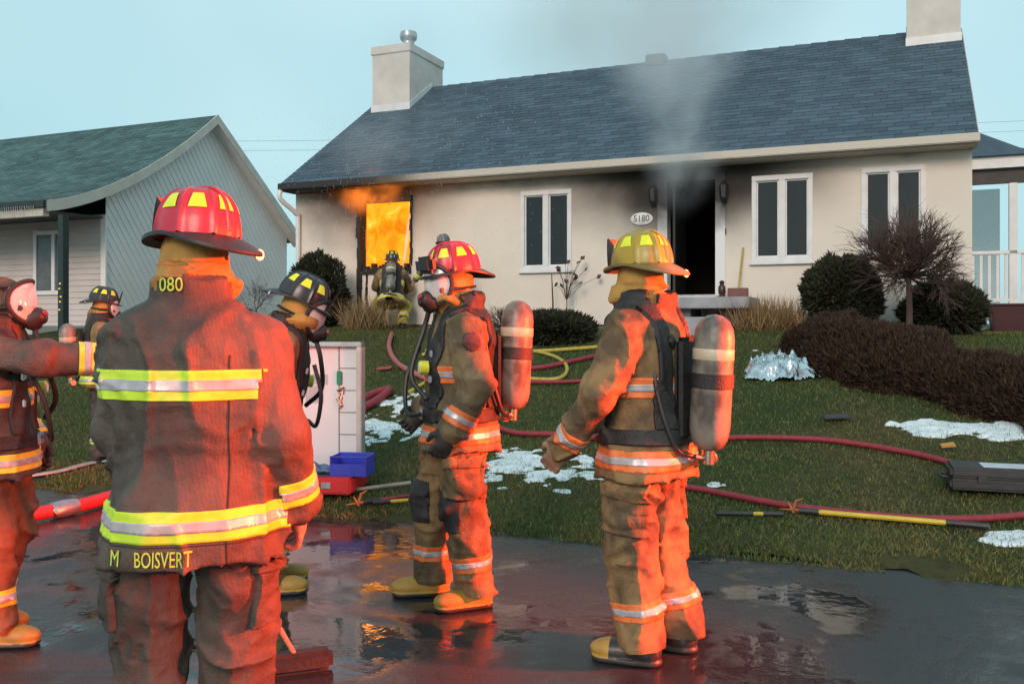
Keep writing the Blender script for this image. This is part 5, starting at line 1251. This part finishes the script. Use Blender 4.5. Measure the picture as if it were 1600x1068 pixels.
# black hard case on the grass
kp = GL(1562, 775); kc = empty('hard_case', kp + Vector((0, 0, .02)), -AZ + R(4), 'black hard equipment case with white label lying on the lawn', 'case'); kw = 75 / FPX * kp.y
m_kc = mat('black_case_plastic', (.022, .022, .024), .45, (.035, .035, .038), 8)
MB().box((-kw, -.2, 0), (kw * 1.6, .22, .085)).build('case_bottom', m_kc, kc, bevel=.02); MB().box((-kw + .004, -.197, .088), (kw * 1.6 - .004, .217, .17)).build('case_lid', m_kc, kc, bevel=.022)
MB().box((-kw * .35, -.12, .1705), (kw * .5, .12, .1725)).build('label', mat('white_label', (.62, .64, .66), .5), kc)
for xx in (-kw * .4, kw * .7): MB().box((xx - .03, -.215, .06), (xx + .03, -.199, .125)).build('latch', m_black, kc, bevel=.004)
MB().tube(spline([(-kw - .002, -.1, .08), (-kw - .05, -.09, .085), (-kw - .05, .09, .085), (-kw - .002, .1, .08)], 5), .014, 8).build('handle', m_black, kc, smooth=True)

# crumpled foil blanket
fp = GL(1218, 596); n = 40; q = np.linspace(-1, 1, n); A, B = np.meshgrid(q, q, indexing='ij'); rx_ = 54 / FPX * fp.y
edge = 1 + .35 * (vnoise(np.stack([A * 2, B * 2, A * 0 + 7], -1)) - .5)
Z = (.02 + .13 * np.clip(1 - A ** 2 - B ** 2, 0, 1) ** .8 * (vnoise(np.stack([A * 2.2 + 1, B * 2.2, A * 0 + 3], -1)) * .9 + .25) + .26 * np.abs(vnoise(np.stack([A * 5, B * 5, A * 0], -1)) - .5) + .16 * np.abs(vnoise(np.stack([A * 13, B * 13, A * 0 + 4], -1)) - .5)) * np.clip((1.15 - np.sqrt(A ** 2 + B ** 2)) * 3, 0, 1)
I = np.arange(n * n).reshape(n, n); Ft = np.stack([I[:-1, :-1], I[1:, :-1], I[1:, 1:], I[:-1, 1:]], -1).reshape(-1, 4); msk_ = (np.sqrt(A ** 2 + B ** 2).ravel()[Ft].max(1) < 1.1)
m_foil = mat('silver_foil', (.80, .76, .76), .16, (.55, .36, .36), 7, metal=1.0, bump=1.0, bscale=22, lo=.5, hi=.72)
gz_ = np.array([[lawn_top(fp.x + a * rx_, fp.y + .1 + b_ * .3) - fp.z for b_ in q] for a in q])
fb = fast('foil_blanket', np.stack([A * rx_ * edge, B * .34 * edge + .1, Z + gz_ + .01], -1), Ft[msk_], m_foil); fb.location = fp; tag(fb, 'crumpled silver foil blanket lying on the lawn before the juniper hedge', 'blanket')
# scraps on the lawn
for (px, py, s, c_, lab) in ((1305, 665, .12, (.05, .05, .06), 'dark flat scrap of board on the lawn'), (1480, 712, .06, (.5, .25, .06), 'orange leaf scrap on the lawn below the hedge'), (600, 585, .10, (.4, .06, .07), 'crumpled red and white rag near the folded hose')):
    p = GL(px, py, .03); d_ = MB().add([(-s, -s * .5, 0), (s, -s * .6, .01), (s * 1.1, s * .5, .03), (-s * .8, s * .6, .015), (-s, -s * .5, .015), (s, -s * .6, .025), (s * 1.1, s * .5, .045), (-s * .8, s * .6, .03)], [(0, 3, 2, 1), (4, 5, 6, 7), (0, 1, 5, 4), (1, 2, 6, 5), (2, 3, 7, 6), (3, 0, 4, 7)]).build('scrap', mat('scrap_' + lab.split()[0], c_, .7)); d_.location = p; tag(d_, lab, 'scrap')
# ------------------------------------------------------------------ water and smoke
m_water = bpy.data.materials.new('water_spray'); t = NT(m_water); t.bsdf.inputs['Base Color'].default_value = (.9, .92, .95, 1); t.bsdf.inputs['Roughness'].default_value = .3; t.bsdf.inputs['Alpha'].default_value = .4
u0, u1, z0, z1 = holes['fire']
jt = Vector((gx, gy, gz)) + Vector((.1, .55, .75)); tip = Vector(H2W(u0 + (u1 - u0) * .74, .6, z1 + .1))
jp = [jt + (tip - jt) * s + Vector((0, 0, .10 * math.sin(s * math.pi))) for s in np.linspace(0, 1, 14)]
jo = MB().tube(jp, [.015 + .045 * s for s in np.linspace(0, 1, 14)], 8).build('water_jet', m_water, smooth=True); tag(jo, 'white hose stream shooting into the burning window', 'water')
N = 900; u_ = RNG.uniform(ul + .3, -6.2, N); v_ = RNG.uniform(-2.6, -.45, N); z_ = RNG.uniform(1.6, 5.2, N)
x_ = HR[0] + u_ * CA + v_ * SA; y_ = HR[1] - u_ * SA + v_ * CA; L_ = RNG.uniform(.03, .09, N); wd = RNG.uniform(.0015, .003, N)
P = np.stack([x_, y_, z_], -1); V = np.stack([P, P + np.stack([wd, 0 * wd, -L_ * .4], -1), P + np.stack([.1 * L_, 0 * L_, -L_], -1), P + np.stack([-wd, 0 * wd, -L_ * .4], -1), P + np.stack([0 * wd, wd, -L_ * .4], -1)], 1).reshape(-1, 3)
b0 = np.arange(N)[:, None] * 5; Ft = np.concatenate([np.concatenate([b0 + i for i in q], 1) for q in ((0, 1, 4), (0, 4, 3), (2, 4, 1), (2, 3, 4), (0, 3, 1), (2, 1, 3))])
tag(fast('water_drops', V, Ft, m_water), 'fine falling water drops in front of the burning corner', 'water', kind='stuff')
def smoke_mat(name, dens, col, scale, fall, nlo, nhi):
    m = bpy.data.materials.new(name); m.use_nodes = True; nt_ = m.node_tree; nt_.nodes.remove(nt_.nodes['Principled BSDF']); t = NT.__new__(NT); t.t = nt_; t.n = nt_.nodes; t.out = t.n['Material Output']
    pv = t.new('ShaderNodeVolumePrincipled'); pv.inputs['Color'].default_value = col + (1,); pv.inputs['Anisotropy'].default_value = .2
    mp = t.new('ShaderNodeVectorMath', operation='MULTIPLY'); t.link(t.obj(), mp.inputs[0]); mp.inputs[1].default_value = fall
    ln = t.new('ShaderNodeVectorMath', operation='LENGTH'); t.link(mp.outputs[0], ln.inputs[0])
    ed = t.new('ShaderNodeMapRange'); ed.interpolation_type = 'SMOOTHSTEP'; t.link(ln.outputs['Value'], ed.inputs[0]); ed.inputs[1].default_value = .15; ed.inputs[2].default_value = 1; ed.inputs[3].default_value = 1; ed.inputs[4].default_value = 0
    nz_ = t.ramp(t.noise(scale, 3, dist=.4), [(nlo, (0, 0, 0)), (nhi, (1, 1, 1))])
    t.link(t.math('MULTIPLY', t.math('MULTIPLY', ed.outputs[0], nz_), dens), pv.inputs['Density']); t.link(pv.outputs[0], t.out.inputs['Volume']); return m
def smoke(name, centre, radii, m, label, rz=0, tilt=0):
    o = MB().lathe([(math.sin(a), -math.cos(a)) for a in np.linspace(.02, math.pi - .02, 14)], 20).build(name, m, smooth=True)
    o.data.transform(Matrix.Diagonal(tuple(radii) + (1,))); o.location = centre; o.rotation_euler = (tilt, 0, rz); return tag(o, label, 'smoke', kind='stuff')
# plume rising from the doorway in front of the roof, drifting and spreading as it goes
def puff(px, v, z, rad, dens, col, sc_, lab, lo_=.34, hi_=.66, tilt=0):
    x_, y_, _ = H2W(F(px, 200, v)[0], v, 0); smoke('smoke_plume', (x_, y_, z), rad, smoke_mat('smoke_' + lab.split()[0], dens, col, sc_, tuple(1 / q_ for q_ in rad), lo_, hi_), lab, -AZ, tilt)
puff(1066, -.85, 4.35, (.80, .5, 1.35), 1.7, (.92, .95, .98), 1.5, 'dense smoke rolling out of the doorway under the eave')
puff(1056, -.55, 6.0, (1.35, .75, 1.8), 1.7, (.95, .97, .99), 1.0, 'blue grey smoke rising in front of the roof', lo_=.22, hi_=.6, tilt=R(-8))
puff(600, -.75, 4.9, (2.0, .55, 1.0), .45, (.93, .95, .97), 1.0, 'faint haze hanging before the left eave and roof slope')
puff(1075, 2.6, 8.3, (1.7, 1.3, 1.7), .42, (.90, .93, .95), .8, 'thinning smoke drifting over the ridge above the doorway')
rad = (6.4, 2.6, 3.2); c_ = ray(1000, 10, 24.0); smoke('smoke_cloud', c_, rad, smoke_mat('sky_smoke', .48, (.84, .85, .85), .36, tuple(1 / q_ for q_ in rad), .28, .68), 'thin grey smoke cloud hanging in the sky behind the ridge', -AZ)
rad = (1.5, 1.0, .9); c_ = ray(640, 70, 19.6); smoke('smoke_wisp', c_, rad, smoke_mat('chimney_smoke', .4, (.95, .97, .98), 1.0, tuple(1 / q_ for q_ in rad), .3, .7), 'pale smoke wisp hanging round the left chimney', -AZ)
# flames licking out under the eave
rad = (.95, .26, .52); fwx = H2W(u0 + (u1 - u0) * .22, -.18, z1 + .14)
fm_ = smoke_mat('flame_lick', 1.2, (.25, .2, .18), 2.6, tuple(1 / q_ for q_ in rad), .42, .62); pv_ = [n_ for n_ in fm_.node_tree.nodes if n_.type == 'PRINCIPLED_VOLUME'][0]
dn_ = pv_.inputs['Density'].links[0].from_socket; mu_ = fm_.node_tree.nodes.new('ShaderNodeMath'); mu_.operation = 'MULTIPLY'; mu_.inputs[1].default_value = 4.0; fm_.node_tree.links.new(dn_, mu_.inputs[0]); fm_.node_tree.links.new(mu_.outputs[0], pv_.inputs['Emission Strength']); pv_.inputs['Emission Color'].default_value = (1, .22, .02, 1)
smoke('flame_lick', fwx, rad, fm_, 'flames licking out of the burning window up to the eave', -AZ)
fl_d = bpy.data.lights.new('flame_glow', 'POINT'); fl_d.energy = 22; fl_d.color = (1, .34, .06); fl_d.shadow_soft_size = .25
fl_o = bpy.data.objects.new('flame_glow', fl_d); COL.objects.link(fl_o); fl_o.location = H2W((u0 + u1) / 2, -.55, z1 - .1)
